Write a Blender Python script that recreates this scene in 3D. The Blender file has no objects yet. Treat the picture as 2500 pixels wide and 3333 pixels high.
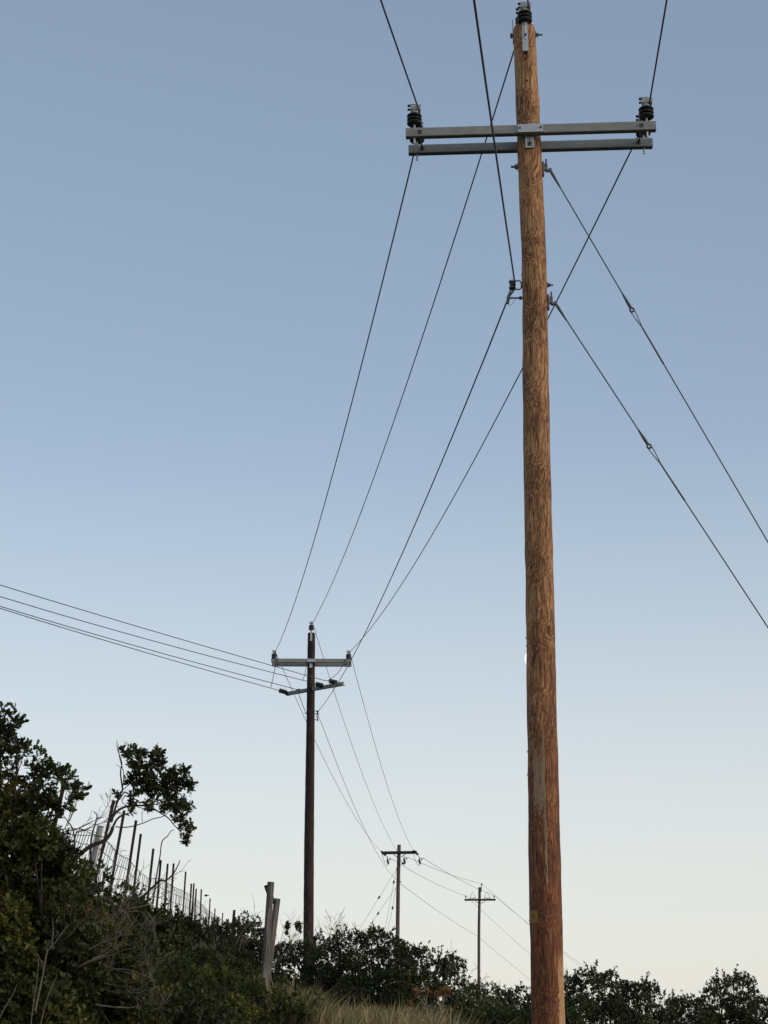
import bpy, math, random
import numpy as np
from mathutils import Vector, noise as mnoise

# ------------------------------------------------------------------ camera, sky, light
C = bpy.context.scene
COL = C.collection
R = math.radians
TH = R(16.74); F = 5500.0; EYE = 1.6
cam = bpy.data.cameras.new('camera'); camo = bpy.data.objects.new('camera', cam); COL.objects.link(camo)
camo.location = (0, 0, EYE); camo.rotation_euler = (R(90) + TH, 0, 0)
cam.sensor_fit = 'VERTICAL'; cam.sensor_height = 36; cam.lens = F / 3333 * 36
cam.clip_start = 0.1; cam.clip_end = 8000
C.camera = camo
SUN_EL, SUN_AZ = 28, 150
w = bpy.data.worlds.new('World'); C.world = w; w.use_nodes = True
nt = w.node_tree; bg = nt.nodes['Background']
sky = nt.nodes.new('ShaderNodeTexSky'); sky.sky_type = 'NISHITA'; sky.sun_disc = False
sky.sun_elevation = R(SUN_EL); sky.sun_rotation = R(SUN_AZ)
sky.air_density = 1; sky.dust_density = 3; sky.ozone_density = 1; sky.altitude = 1500
ga = nt.nodes.new('ShaderNodeGamma'); ga.inputs[1].default_value = 0.58
mx = nt.nodes.new('ShaderNodeMix'); mx.data_type = 'RGBA'; mx.blend_type = 'MULTIPLY'; mx.inputs[0].default_value = 1
mx.inputs[7].default_value = (1.04, 1.055, 1.05, 1)
nt.links.new(sky.outputs[0], ga.inputs[0]); nt.links.new(ga.outputs[0], mx.inputs[6])
# pale dusty air low in the sky, by true elevation
tcw = nt.nodes.new('ShaderNodeTexCoord'); spw = nt.nodes.new('ShaderNodeSeparateXYZ'); nt.links.new(tcw.outputs['Generated'], spw.inputs[0])
mrw = nt.nodes.new('ShaderNodeMapRange'); mrw.inputs[1].default_value = 0.0; mrw.inputs[2].default_value = 0.36; mrw.interpolation_type = 'SMOOTHSTEP'; mrw.inputs[3].default_value = 0.70; mrw.inputs[4].default_value = 0.0
nt.links.new(spw.outputs[2], mrw.inputs[0])
mw = nt.nodes.new('ShaderNodeMix'); mw.data_type = 'RGBA'; nt.links.new(mrw.outputs[0], mw.inputs[0]); nt.links.new(mx.outputs[2], mw.inputs[6])
mw.inputs[7].default_value = (.83 * 4, .805 * 4, .735 * 4, 1)
nt.links.new(mw.outputs[2], bg.inputs[0]); bg.inputs[1].default_value = 0.25
sun = bpy.data.lights.new('sun', 'SUN'); sun.energy = 1.5; sun.angle = R(18); sun.color = (1.0, 0.82, 0.62)
suno = bpy.data.objects.new('sun', sun); COL.objects.link(suno)
def aim_sun(az, el):
    d = Vector((math.sin(R(az)) * math.cos(R(el)), math.cos(R(az)) * math.cos(R(el)), math.sin(R(el))))
    suno.rotation_euler = d.to_track_quat('Z', 'Y').to_euler()
aim_sun(104, 12)
C.view_settings.view_transform = 'Standard'; C.view_settings.look = 'None'
C.view_settings.exposure = 0; C.view_settings.gamma = 1
random.seed(5); rng = np.random.default_rng(5)

def at(px, py, Y):
    u = (px - 1250) / F; v = (1666.5 - py) / F
    d = Vector((u, math.cos(TH) - v * math.sin(TH), math.sin(TH) + v * math.cos(TH)))
    return Vector((0, 0, EYE)) + d * (Y / d.y)
def proj(p):
    x, y, z = p[0], p[1], p[2] - EYE
    dp = y * math.cos(TH) + z * math.sin(TH); vv = z * math.cos(TH) - y * math.sin(TH)
    return 1250 + F * x / dp, 1666.5 - F * vv / dp, dp
def sm(t): t = max(0.0, min(1.0, t)); return t * t * (3 - 2 * t)
def ground_z(x, y):
    xf = -(2.64 + 0.065 * max(y, 0)); s = sm((xf + 3.2 - x) / 3.2)
    h = ((0.02 if x < 0 else 0.02 - .014 * sm(x / 3)) + 0.022 * s) * min(y, 175) + 1.7 * s * sm((y - 1) / 14) + .45 * sm((y - 8) / 10)
    if y > 175: h -= (y - 175) * 0.09
    if x < xf - 7: h -= (xf - 7 - x) * 0.10
    if x > 14: h -= (x - 14) * 0.05
    h = max(h, -9)
    return h + 0.12 * mnoise.noise((x * .45, y * .45, 0)) * sm((y + 2) / 10)

# ------------------------------------------------------------------ helpers
def tag(o, label=None, cat=None, group=None, kind=None):
    if label: o['label'] = label
    if cat: o['category'] = cat
    if group: o['group'] = group
    if kind: o['kind'] = kind
    return o
def thing(name, loc, label, cat, group=None):
    o = bpy.data.objects.new(name, None); COL.objects.link(o); o.location = loc
    o.empty_display_size = 0.2
    return tag(o, label, cat, group)
def origin(o):
    while o.parent: o = o.parent
    return Vector(o.location)
class MB:
    def __init__(s): s.v = []; s.f = []; s.smooth = True
    def tube(s, pts, r, n=8, cap=True):
        pts = [Vector(p) for p in pts]; k = len(pts)
        rs = r if isinstance(r, (list, tuple)) else [r] * k
        b0 = len(s.v); ref = None
        for i, p in enumerate(pts):
            t = (pts[min(i + 1, k - 1)] - pts[max(i - 1, 0)]).normalized()
            if ref is None: ref = Vector((0, 0, 1)) if abs(t.z) < .9 else Vector((1, 0, 0))
            a = t.cross(ref); a.normalize(); bb = a.cross(t); bb.normalize(); ref = bb
            for j in range(n):
                q = 2 * math.pi * j / n
                s.v.append(p + (a * math.cos(q) + bb * math.sin(q)) * rs[i])
        for i in range(k - 1):
            for j in range(n):
                j2 = (j + 1) % n
                s.f.append((b0 + i * n + j, b0 + i * n + j2, b0 + (i + 1) * n + j2, b0 + (i + 1) * n + j))
        if cap:
            s.f.append(tuple(b0 + j for j in range(n))[::-1]); s.f.append(tuple(b0 + (k - 1) * n + j for j in range(n)))
        return s
    def lathe(s, base, axis, prof, n=20):      # prof: (radius, height) pairs
        axis = Vector(axis).normalized(); base = Vector(base)
        ref = Vector((1, 0, 0)) if abs(axis.x) < .9 else Vector((0, 1, 0))
        a = axis.cross(ref).normalized(); b = axis.cross(a).normalized(); b0 = len(s.v)
        for r_, h in prof:
            for j in range(n):
                q = 2 * math.pi * j / n
                s.v.append(base + axis * h + (a * math.cos(q) + b * math.sin(q)) * max(r_, 1e-4))
        for i in range(len(prof) - 1):
            for j in range(n):
                j2 = (j + 1) % n
                s.f.append((b0 + i * n + j, b0 + (i + 1) * n + j, b0 + (i + 1) * n + j2, b0 + i * n + j2))
        return s
    def box(s, c, ax, ay, az, hx, hy, hz, bev=0.0):   # oriented box, chamfered along its x edges
        c = Vector(c); ax = Vector(ax).normalized(); ay = Vector(ay).normalized(); az = Vector(az).normalized()
        if bev <= 0: prof = [(-hy, -hz), (hy, -hz), (hy, hz), (-hy, hz)]
        else: prof = [(-hy + bev, -hz), (hy - bev, -hz), (hy, -hz + bev), (hy, hz - bev), (hy - bev, hz), (-hy + bev, hz), (-hy, hz - bev), (-hy, -hz + bev)]
        n = len(prof); b0 = len(s.v)
        for sx in (-1, 1):
            for (y, z) in prof: s.v.append(c + ax * hx * sx + ay * y + az * z)
        for j in range(n):
            j2 = (j + 1) % n; s.f.append((b0 + j, b0 + j2, b0 + n + j2, b0 + n + j))
        s.f.append(tuple(b0 + j for j in range(n))[::-1]); s.f.append(tuple(b0 + n + j for j in range(n)))
        return s
    def build(s, name, mat, parent=None, smooth=False, loc=None):
        o0 = origin(parent) if parent else Vector(loc or (0, 0, 0))
        me = bpy.data.meshes.new(name); me.from_pydata([tuple(v - o0) for v in s.v], [], s.f); me.update()
        if smooth:
            me.shade_smooth()
            try: me.set_sharp_from_angle(angle=R(40))
            except Exception: pass
        o = bpy.data.objects.new(name, me); COL.objects.link(o)
        if parent: o.parent = parent
        else: o.location = o0
        me.materials.append(mat)
        return o

def nmat(name):
    m = bpy.data.materials.new(name); m.use_nodes = True
    return m, m.node_tree, m.node_tree.nodes['Principled BSDF']
def ramp(nt, fac, stops):
    r = nt.nodes.new('ShaderNodeValToRGB'); e = r.color_ramp.elements
    while len(e) < len(stops): e.new(0.5)
    for i, (p, c) in enumerate(stops): e[i].position = p; e[i].color = (*c, 1)
    nt.links.new(fac, r.inputs[0]); return r
def objc(nt, scale=(1, 1, 1), src='Object'):
    tc = nt.nodes.new('ShaderNodeTexCoord'); mp = nt.nodes.new('ShaderNodeMapping'); mp.inputs[3].default_value = scale
    nt.links.new(tc.outputs[src], mp.inputs[0]); return mp.outputs[0]
def noi(nt, vec, sc, det=4, rough=.6, dist=0):
    n = nt.nodes.new('ShaderNodeTexNoise'); n.inputs['Scale'].default_value = sc; n.inputs['Detail'].default_value = det
    n.inputs['Roughness'].default_value = rough; n.inputs['Distortion'].default_value = dist
    nt.links.new(vec, n.inputs['Vector']); return n.outputs[0]
def bump(nt, b, h, strength, dist):
    bp = nt.nodes.new('ShaderNodeBump'); bp.inputs['Strength'].default_value = strength; bp.inputs['Distance'].default_value = dist
    nt.links.new(h, bp.inputs['Height']); nt.links.new(bp.outputs[0], b.inputs['Normal'])
def plain(name, c1, c2=None, scale=8, rough=.6, metal=0, stretch=(1, 1, 1), bmp=0):
    m, nt, b = nmat(name); c2 = c2 or tuple(x * .7 for x in c1)
    f = noi(nt, objc(nt, stretch), scale, 5, .65)
    r = ramp(nt, f, [(.3, c2), (.7, c1)]); nt.links.new(r.outputs[0], b.inputs[0])
    b.inputs['Roughness'].default_value = rough; b.inputs['Metallic'].default_value = metal
    if rough > .7: b.inputs['Specular IOR Level'].default_value = .15
    if bmp: bump(nt, b, f, .5, bmp)
    return m
def math_n(nt, op, a, b=None, clamp=False):
    n = nt.nodes.new('ShaderNodeMath'); n.operation = op; n.use_clamp = clamp
    for i, x in enumerate((a, b)):
        if x is None: continue
        if isinstance(x, (int, float)): n.inputs[i].default_value = x
        else: nt.links.new(x, n.inputs[i])
    return n.outputs[0]
def mixc(nt, f, a, b, mode='MIX'):
    n = nt.nodes.new('ShaderNodeMix'); n.data_type = 'RGBA'; n.blend_type = mode
    for i, x in ((0, f), (6, a), (7, b)):
        if isinstance(x, (int, float)): n.inputs[i].default_value = x
        elif isinstance(x, tuple): n.inputs[i].default_value = (*x, 1)
        else: nt.links.new(x, n.inputs[i])
    return n.outputs[2]

GZ = ground_z(1.4, 14.967)
def fresh_wood():
    m, nt, b = nmat('stained_pine')
    warp = nt.nodes.new('ShaderNodeTexNoise'); warp.inputs['Scale'].default_value = 3.2; warp.inputs['Detail'].default_value = 2
    v0 = objc(nt, (1, 1, .55)); nt.links.new(v0, warp.inputs['Vector'])
    tc = nt.nodes.new('ShaderNodeTexCoord')
    vm = nt.nodes.new('ShaderNodeVectorMath'); vm.operation = 'MULTIPLY_ADD'
    sp_ = nt.nodes.new('ShaderNodeSeparateXYZ'); nt.links.new(tc.outputs['Object'], sp_.inputs[0])
    wob = noi(nt, objc(nt, (1, 1, 1)), 1.7, 2)
    ph = math_n(nt, 'ADD', math_n(nt, 'MULTIPLY', sp_.outputs[2], 8.2), math_n(nt, 'MULTIPLY', wob, 7.0))
    whorl = math_n(nt, 'POWER', math_n(nt, 'MULTIPLY', math_n(nt, 'ADD', math_n(nt, 'SINE', ph), 1.0), .5), 5.0)
    amp = math_n(nt, 'ADD', math_n(nt, 'MULTIPLY', whorl, 1.4), .5)
    sc_ = nt.nodes.new('ShaderNodeVectorMath'); sc_.operation = 'SCALE'; nt.links.new(warp.outputs[1], sc_.inputs[0]); nt.links.new(amp, sc_.inputs['Scale'])
    nt.links.new(sc_.outputs[0], vm.inputs[0]); vm.inputs[1].default_value = (.07, .07, .42); nt.links.new(tc.outputs['Object'], vm.inputs[2])
    mp = nt.nodes.new('ShaderNodeMapping'); mp.inputs[3].default_value = (1, 1, .13); nt.links.new(vm.outputs[0], mp.inputs[0])
    g1 = noi(nt, mp.outputs[0], 74, 4, .62, .9)          # flame-like grain
    mp2 = nt.nodes.new('ShaderNodeMapping'); mp2.inputs[3].default_value = (1, 1, .05); nt.links.new(vm.outputs[0], mp2.inputs[0])
    g2 = noi(nt, mp2.outputs[0], 90, 3, .6, .2)         # fine streaks
    big = noi(nt, objc(nt, (1, 1, .35)), 5, 4, .6, .4)  # blotches
    f = math_n(nt, 'ADD', math_n(nt, 'MULTIPLY', g1, .62), math_n(nt, 'MULTIPLY', g2, .38))
    f = math_n(nt, 'ADD', f, math_n(nt, 'SUBTRACT', math_n(nt, 'MULTIPLY', math_n(nt, 'SUBTRACT', big, .5), .24), math_n(nt, 'MULTIPLY', whorl, .022)))
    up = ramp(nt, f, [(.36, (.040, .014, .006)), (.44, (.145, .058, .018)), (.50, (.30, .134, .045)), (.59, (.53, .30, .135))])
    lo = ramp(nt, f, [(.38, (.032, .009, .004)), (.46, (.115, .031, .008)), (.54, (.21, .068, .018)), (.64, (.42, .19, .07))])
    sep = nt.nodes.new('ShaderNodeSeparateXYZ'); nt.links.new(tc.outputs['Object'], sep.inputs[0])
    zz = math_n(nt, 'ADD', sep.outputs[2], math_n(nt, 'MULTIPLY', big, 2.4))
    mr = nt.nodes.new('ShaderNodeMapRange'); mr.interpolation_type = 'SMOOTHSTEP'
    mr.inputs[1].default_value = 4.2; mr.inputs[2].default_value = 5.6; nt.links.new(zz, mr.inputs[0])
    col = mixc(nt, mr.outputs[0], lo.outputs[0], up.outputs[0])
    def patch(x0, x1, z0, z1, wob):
        # mask for a paler patch with a ragged outline in the pole's own coordinates
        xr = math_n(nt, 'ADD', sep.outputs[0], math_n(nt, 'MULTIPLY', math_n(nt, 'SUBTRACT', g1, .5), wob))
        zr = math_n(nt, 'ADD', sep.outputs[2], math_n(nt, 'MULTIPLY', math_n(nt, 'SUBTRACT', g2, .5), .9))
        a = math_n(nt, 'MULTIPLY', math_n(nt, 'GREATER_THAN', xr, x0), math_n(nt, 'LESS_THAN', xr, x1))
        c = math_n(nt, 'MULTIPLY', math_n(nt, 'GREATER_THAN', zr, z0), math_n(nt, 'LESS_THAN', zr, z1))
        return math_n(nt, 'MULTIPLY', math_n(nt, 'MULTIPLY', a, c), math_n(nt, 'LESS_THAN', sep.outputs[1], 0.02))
    tan = ramp(nt, g2, [(.3, (.22, .14, .075)), (.7, (.38, .26, .15))])
    col = mixc(nt, patch(-.075, .012, 3.36 - GZ, 3.86 - GZ, .07), col, tan.outputs[0])  # light tan peeled scar
    col = mixc(nt, patch(.006, .026, 2.75 - GZ, 4.1 - GZ, .03), col, tan.outputs[0])
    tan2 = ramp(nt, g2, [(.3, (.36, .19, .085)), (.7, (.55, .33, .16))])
    col = mixc(nt, patch(.092, .4, .2 - GZ, 2.1 - GZ, .05), col, tan2.outputs[0])  # paler strip low on the right edge
    # long drying checks
    ck_ = noi(nt, objc(nt, (1, 1, .045)), 26, 2, .5, .25)
    ln = math_n(nt, 'LESS_THAN', math_n(nt, 'ABSOLUTE', math_n(nt, 'SUBTRACT', ck_, .56)), .0045)
    col = mixc(nt, math_n(nt, 'MULTIPLY', ln, .75), col, (.02, .010, .006))
    nt.links.new(col, b.inputs[0]); b.inputs['Roughness'].default_value = .75
    bump(nt, b, f, .8, .012)
    return m
def weathered(name, dark, mid, light, rough=.85):
    m, nt, b = nmat(name)
    g = noi(nt, objc(nt, (1, 1, .06)), 60, 5, .65, .4); g2 = noi(nt, objc(nt, (1, 1, .3)), 4, 3)
    f = math_n(nt, 'ADD', math_n(nt, 'MULTIPLY', g, .65), math_n(nt, 'MULTIPLY', g2, .35))
    r = ramp(nt, f, [(.38, dark), (.5, mid), (.64, light)]); nt.links.new(r.outputs[0], b.inputs[0])
    b.inputs['Roughness'].default_value = rough; bump(nt, b, f, .7, .01); return m
def leaf_mat(name, stops, trans=.25):
    m, nt, b = nmat(name)
    a = nt.nodes.new('ShaderNodeAttribute'); a.attribute_name = 'tone'
    r = ramp(nt, a.outputs['Fac'], stops); nt.links.new(r.outputs[0], b.inputs[0]); b.inputs['Roughness'].default_value = .55
    b.inputs['Specular IOR Level'].default_value = .3
    t = nt.nodes.new('ShaderNodeBsdfTranslucent'); mxs = nt.nodes.new('ShaderNodeMixShader'); mxs.inputs[0].default_value = trans
    nt.links.new(r.outputs[0], t.inputs[0]); nt.links.new(b.outputs[0], mxs.inputs[1]); nt.links.new(t.outputs[0], mxs.inputs[2])
    nt.links.new(mxs.outputs[0], nt.nodes['Material Output'].inputs[0]); return m

M = {}
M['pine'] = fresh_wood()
M['old_wood'] = weathered('dark_treated_wood', (.008, .004, .0035), (.022, .010, .008), (.075, .040, .030))
M['grey_pole'] = weathered('grey_brown_pole_wood', (.05, .04, .032), (.10, .08, .065), (.17, .14, .115))
M['dark_arm'] = weathered('dark_arm_wood', (.012, .012, .010), (.025, .026, .022), (.05, .05, .042))
M['silver_wood'] = weathered('silvered_post_wood', (.035, .033, .028), (.12, .112, .095), (.24, .225, .195))
M['arm'] = plain('grey_fibreglass', (.33, .335, .315), (.24, .245, .23), 9, .8, 0, (1, 3, 3))
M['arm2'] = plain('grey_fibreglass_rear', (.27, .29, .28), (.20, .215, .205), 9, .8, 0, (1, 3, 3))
M['galv'] = plain('galvanised_steel', (.52, .56, .57), (.36, .39, .40), 40, .45, .35)
M['steel'] = plain('dull_steel', (.14, .15, .15), (.07, .075, .08), 30, .5, .5)
M['alu'] = plain('cast_aluminium', (.42, .415, .39), (.26, .255, .24), 40, .5, .3)
M['black'] = plain('black_rubber', (.020, .021, .024), (.012, .012, .014), 20, .45)
M['grey_shed'] = plain('grey_porcelain', (.10, .10, .105), (.06, .06, .06), 20, .35)
M['wire'] = plain('aluminium_conductor', (.060, .056, .068), (.050, .047, .056), 3, .7, 0)
M['wire_dark'] = plain('dark_conductor', (.035, .035, .04), (.03, .03, .033), 3, .6, 0)
M['guy'] = plain('guy_strand', (.09, .095, .10), (.07, .075, .08), 3, .6, .1)
M['rust'] = plain('rusted_steel', (.060, .026, .020), (.028, .015, .013), 25, .8, .1)
M['tpost'] = plain('brown_steel_post', (.040, .031, .027), (.02, .017, .015), 12, .75, .1)
M['white_post'] = plain('pale_grey_post', (.36, .37, .36), (.22, .23, .22), 12, .7)
M['mesh'] = plain('galvanised_fence_wire', (.12, .12, .12), (.08, .08, .08), 12, .6, .2)
M['tagplate'] = plain('ochre_tag', (.34, .19, .04), (.24, .13, .03), 18, .6)
M['ink'] = plain('dark_ink', (.03, .015, .006), None, 10, .7)
M['hole'] = plain('dark_hole', (.006, .004, .003), None, 10, .9)
M['bark'] = plain('oak_bark', (.075, .066, .056), (.035, .030, .026), 30, .9, 0, (1, 1, .3), .01)
M['drytwig'] = plain('dry_twig', (.19, .165, .13), (.09, .08, .062), 20, .9)
M['leaf'] = leaf_mat('oak_leaves', [(0, (.018, .024, .008)), (.45, (.048, .060, .014)), (.75, (.105, .115, .02)), (.88, (.26, .19, .02)), (1, (.38, .16, .02))])
M['leaf_far'] = leaf_mat('shrub_leaves', [(0, (.028, .036, .014)), (.5, (.070, .086, .026)), (1, (.17, .17, .06))])
M['leaf_low'] = leaf_mat('low_brush_leaves', [(0, (.026, .040, .011)), (.5, (.075, .098, .022)), (1, (.20, .20, .05))])
M['straw'] = leaf_mat('dry_grass', [(0, (.05, .058, .018)), (.45, (.19, .16, .065)), (1, (.52, .42, .22))], .2)
M['soil'] = plain('dry_soil', (.06, .05, .03), (.03, .026, .016), 3, .95, 0, (1, 1, 1), .03)
M['weedstem'] = plain('tan_weed_stem', (.34, .27, .18), (.20, .15, .10), 30, .85)
M['head'] = plain('brown_seed_head', (.26, .14, .05), (.07, .03, .012), 60, .9)

# ------------------------------------------------------------------ ground
def make_ground():
    xs = sorted(set([round(v, 3) for v in np.concatenate([np.linspace(-3000, -60, 12), np.linspace(-60, -20, 12), np.linspace(-20, 20, 70), np.linspace(20, 60, 12), np.linspace(60, 3000, 12)])]))
    ys = sorted(set([round(v, 3) for v in np.concatenate([np.linspace(-1500, -20, 10), np.linspace(-20, 60, 110), np.linspace(60, 300, 70), np.linspace(300, 6000, 16)])]))
    v = [(x, y, ground_z(x, y)) for y in ys for x in xs]; n = len(xs)
    f = [(j * n + i, j * n + i + 1, (j + 1) * n + i + 1, (j + 1) * n + i) for j in range(len(ys) - 1) for i in range(n - 1)]
    me = bpy.data.meshes.new('ground'); me.from_pydata(v, [], f); me.shade_smooth(); me.materials.append(M['soil'])
    o = bpy.data.objects.new('ground', me); COL.objects.link(o); tag(o, kind='structure')
make_ground()

# ------------------------------------------------------------------ pole parts
def interp(xs, ys, x): return float(np.interp(x, xs, ys))
def shaft(rows, Y, mat, parent, base_z, n=28, rings=90, rough=.002, dome=0.0):
    """rows: (py, px, width px) down the pole; the shaft itself is swept through these points at distance Y."""
    pts = []
    for py, px, wd in rows:
        p = at(px, py, Y); d = proj(p)[2]; pts.append((p.z, p.x, wd / F * d / 2))
    pts.sort()
    z1 = pts[-1][0]; zs = [q[0] for q in pts]; x_ = [q[1] for q in pts]; r_ = [q[2] for q in pts]
    sl = (x_[1] - x_[0]) / (zs[1] - zs[0]); zs = [base_z] + zs; x_ = [x_[0] + sl * (base_z - zs[1])] + x_; r_ = [r_[0] * 1.04] + r_
    m = MB(); P = []; RR = []
    for i in range(rings + 1):
        z = base_z + (z1 - base_z) * i / rings
        P.append(Vector((interp(zs, x_, z), Y, z))); RR.append(interp(zs, r_, z))
    b0 = 0
    for i, p in enumerate(P):
        for j in range(n):
            a = 2 * math.pi * j / n
            q = rough * mnoise.noise((math.cos(a) * 3, math.sin(a) * 3, p.z * 3)) * 3 + rough * mnoise.noise((math.cos(a) * 9, math.sin(a) * 9, p.z * 6))
            m.v.append(p + Vector((math.cos(a), math.sin(a), 0)) * (RR[i] + q))
    k = len(P)
    for i in range(k - 1):
        for j in range(n):
            j2 = (j + 1) % n; m.f.append((i * n + j, i * n + j2, (i + 1) * n + j2, (i + 1) * n + j))
    # domed head
    steps = [(.93, .35), (.8, .62), (.6, .84), (.35, .96), (.02, 1.0)] if dome else [(.9, .02), (.02, .03)]
    last = (k - 1) * n; dm = dome or .6
    for fr, hh in steps:
        b = len(m.v)
        for j in range(n):
            a = 2 * math.pi * j / n
            m.v.append(P[-1] + Vector((math.cos(a) * RR[-1] * fr, math.sin(a) * RR[-1] * fr, hh * (dm if dome else 1) * (RR[-1] if dome else 1))))
        for j in range(n):
            j2 = (j + 1) % n; m.f.append((last + j, last + j2, b + j2, b + j))
        last = b
    m.f.append(tuple(range(last, last + n)))
    o = m.build('shaft', mat, parent, smooth=True)
    def centre(z): return Vector((interp(zs, x_, z), Y, z))
    def rad(z): return interp(zs, r_, z)
    return o, centre, rad

def insulator(B, parent, s=1.0, sheds=3, mat='black', clamp=True, up=Vector((0, 0, 1)), ax=Vector((1, 0, 0)), rr=.075, pitch=.038, pin=.055):
    """line-post insulator standing at B: rubber sheds on a steel pin, aluminium clamp with two bolts on top."""
    B = Vector(B); ins = MB(); prof = [(.0, pin * s), (.028 * s, pin * s)]
    for k in range(sheds):
        z = (pin + .012 + k * pitch) * s; r = rr * s
        prof += [(.032 * s, z - .008 * s), (r * .93, z - .012 * s), (r, z - .004 * s), (r * .97, z + .006 * s), (r * .6, z + .015 * s), (.036 * s, z + .021 * s)]
    top = (pin + .012 + (sheds - 1) * pitch + .026) * s
    prof += [(.034 * s, top), (.0, top)]
    ins.lathe(B, up, prof, 24)
    o = ins.build('insulator', M[mat], parent, smooth=True)
    MB().tube([B - up * .16 * s, B + up * (pin + .002) * s], .011 * s, 8).build('pin', M['galv'], o, smooth=True)
    fw = up.cross(ax).normalized()
    if clamp:
        c = MB(); t = B + up * (top + .001)
        c.lathe(t, up, [(0, 0), (.042 * s, 0), (.040 * s, .012 * s), (.030 * s, .018 * s), (.028 * s, .035 * s), (0, .035 * s)], 16)
        c.box(t + up * .060 * s - ax * .004 * s, ax, fw, up, .034 * s, .030 * s, .030 * s, .008 * s)
        c.box(t + up * .094 * s - ax * .010 * s, ax, fw, up, .040 * s, .024 * s, .007 * s, .003 * s)
        c.box(t + up * .055 * s + ax * .052 * s, fw, ax, up, .045 * s, .010 * s, .024 * s, .004 * s)
        cl = c.build('clamp', M['alu'], o, smooth=False)
        b = MB()
        for zz in (.050, .092):
            b.tube([t + up * zz * s - ax * .066 * s, t + up * zz * s + ax * (.066 if zz > .06 else .03) * s], .0055 * s, 6)
            b.tube([t + up * zz * s - ax * .066 * s, t + up * zz * s - ax * .046 * s], .012 * s, 6)
        b.build('bolt', M['black'], o)
        return t + up * .062 * s + ax * .040 * s
    return B + up * top
def bolt(p, d, L, parent, r=.008, washer=.03, mat='steel'):
    p = Vector(p); d = Vector(d).normalized(); m = MB().tube([p - d * .03, p + d * L], r, 8)
    m.tube([p + d * .012, p + d * .032], r * 2.2, 6)
    ref = Vector((0, 0, 1)) if abs(d.z) < .9 else Vector((1, 0, 0)); a = d.cross(ref).normalized(); b = a.cross(d).normalized()
    if washer: m.box(p + d * .005, d, a, b, .004, washer, washer)
    return m.build('bolt', M[mat], parent)

# ------------------------------------------------------------------ near pole
PY = 14.967
rows1 = [(98, 1706, 69), (120, 1706.5, 71), (181, 1709.6, 71.7), (338, 1717.4, 75.3), (560, 1726, 78.4), (850, 1739, 80), (1150, 1742.9, 83), (1450, 1746.8, 87),
         (2050, 1760, 94), (2240, 1762.5, 95.4), (2400, 1765.6, 97.3), (2600, 1769.4, 100.6), (2790, 1772.7, 103.7), (2900, 1775, 106), (3110, 1779.8, 106.5), (3320, 1784, 109.6)]
g1 = ground_z(1.4, PY)
pole1 = thing('utility_pole', (1.385, PY, g1), 'orange-brown timber power pole with twin grey crossarms, nearest and tallest of the four poles', 'utility pole', 'poles carrying the power lines')
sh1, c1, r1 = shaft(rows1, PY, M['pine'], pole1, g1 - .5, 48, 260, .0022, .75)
ZA = 10.01                                     # top of the arms
ad = Vector((.9983, -.0576, 0)); an = Vector((-.0576, -.9983, 0)); UP = Vector((0, 0, 1))
AH, ADp = .0475, .034                          # half height, half depth
fm = Vector((1.433, 14.765, ZA - AH)) - an * ADp
rm = Vector((1.458, 15.098, ZA - AH)) - an * ADp
# mid points are taken on the arm axis
arms = []
for mid, L, mt, side in ((fm, 1.222, 'arm', 0), (rm, 1.215, 'arm2', 1)):
    a = MB().box(mid, ad, an, UP, L, ADp, AH, .006).build('crossarm', M[mt], pole1); arms.append(a)
    e = MB()
    for sg in (-1, 1):
        b = mid + ad * (L - .14) * sg + an * ADp
        bo = MB().box(b + an * .004, an, ad, UP, .004, .020, .020).build('washer', M['steel'], a)
        MB().tube([b, b + an * (.03 if side == 0 else .05)], .008, 6).build('bolt', M['black'], a)
        MB().tube([mid + ad * (L - .085) * sg - UP * (AH - .01), mid + ad * (L - .085) * sg - UP * (AH + .05)], .008, 6).build('stud', M['steel'], a)
    for q in (-.83, -.33, .38, .62):
        pass
# through rods linking the arm ends
for sg in (-1, 1):
    MB().tube([fm + ad * 1.08 * sg, rm + ad * 1.08 * sg + an * .05], .007, 6).build('spacer_rod', M['black'], pole1)
clampsF, clampsR = [], []
for sg in (-1, 1):
    clampsF.append(insulator(fm + ad * 1.137 * sg + UP * AH, pole1, 1.0, ax=ad))
    clampsR.append(insulator(rm + ad * 1.130 * sg + UP * AH, pole1, 1.0, ax=ad))
# centre bracket
pl = MB().box(fm + an * (ADp + .006) + UP * .002, ad, an, UP, .123, .005, .044, .002).build('bracket_plate', M['galv'], pole1)
for sg in (-1, 1):
    q = fm + an * (ADp + .011) + ad * .102 * sg + UP * .006
    MB().lathe(q, an, [(.013, -.004), (.013, .006), (.008, .012), (0, .013)], 8).build('bolt', M['steel'], pl)
MB().box(fm + UP * (AH + .006) + ad * .02, ad, an, UP, .04, .03, .006, .002).build('bracket_lug', M['galv'], pole1)
gz = ZA + .0
gp = c1(gz - .10) + an * (r1(gz - .1) + .012)
gn = MB(); gn.box(gp, ad, an, UP, .026, .008, .12, .002)
for sg in (-1, 1): gn.box(gp + ad * .034 * sg - an * .002, ad, an, UP, .008, .013, .12, .002)
gn_o = gn.build('gain_channel', M['galv'], pole1)
MB().box(gp + an * .011 - UP * .075, ad, an, UP, .022, .004, .022).build('washer', M['steel'], gn_o)
MB().tube([gp - UP * .075, gp + an * .04 - UP * .075], .009, 6).build('bolt', M['black'], gn_o)
MB().tube([gp - UP * .035, gp + an * .0095 - UP * .035], .007, 8).build('bolt_hole', M['hole'], gn_o)
MB().box((fm + rm) / 2 - UP * .0 , an, ad, UP, .10, .03, .03).build('bracket_block', M['steel'], pole1)
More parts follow.
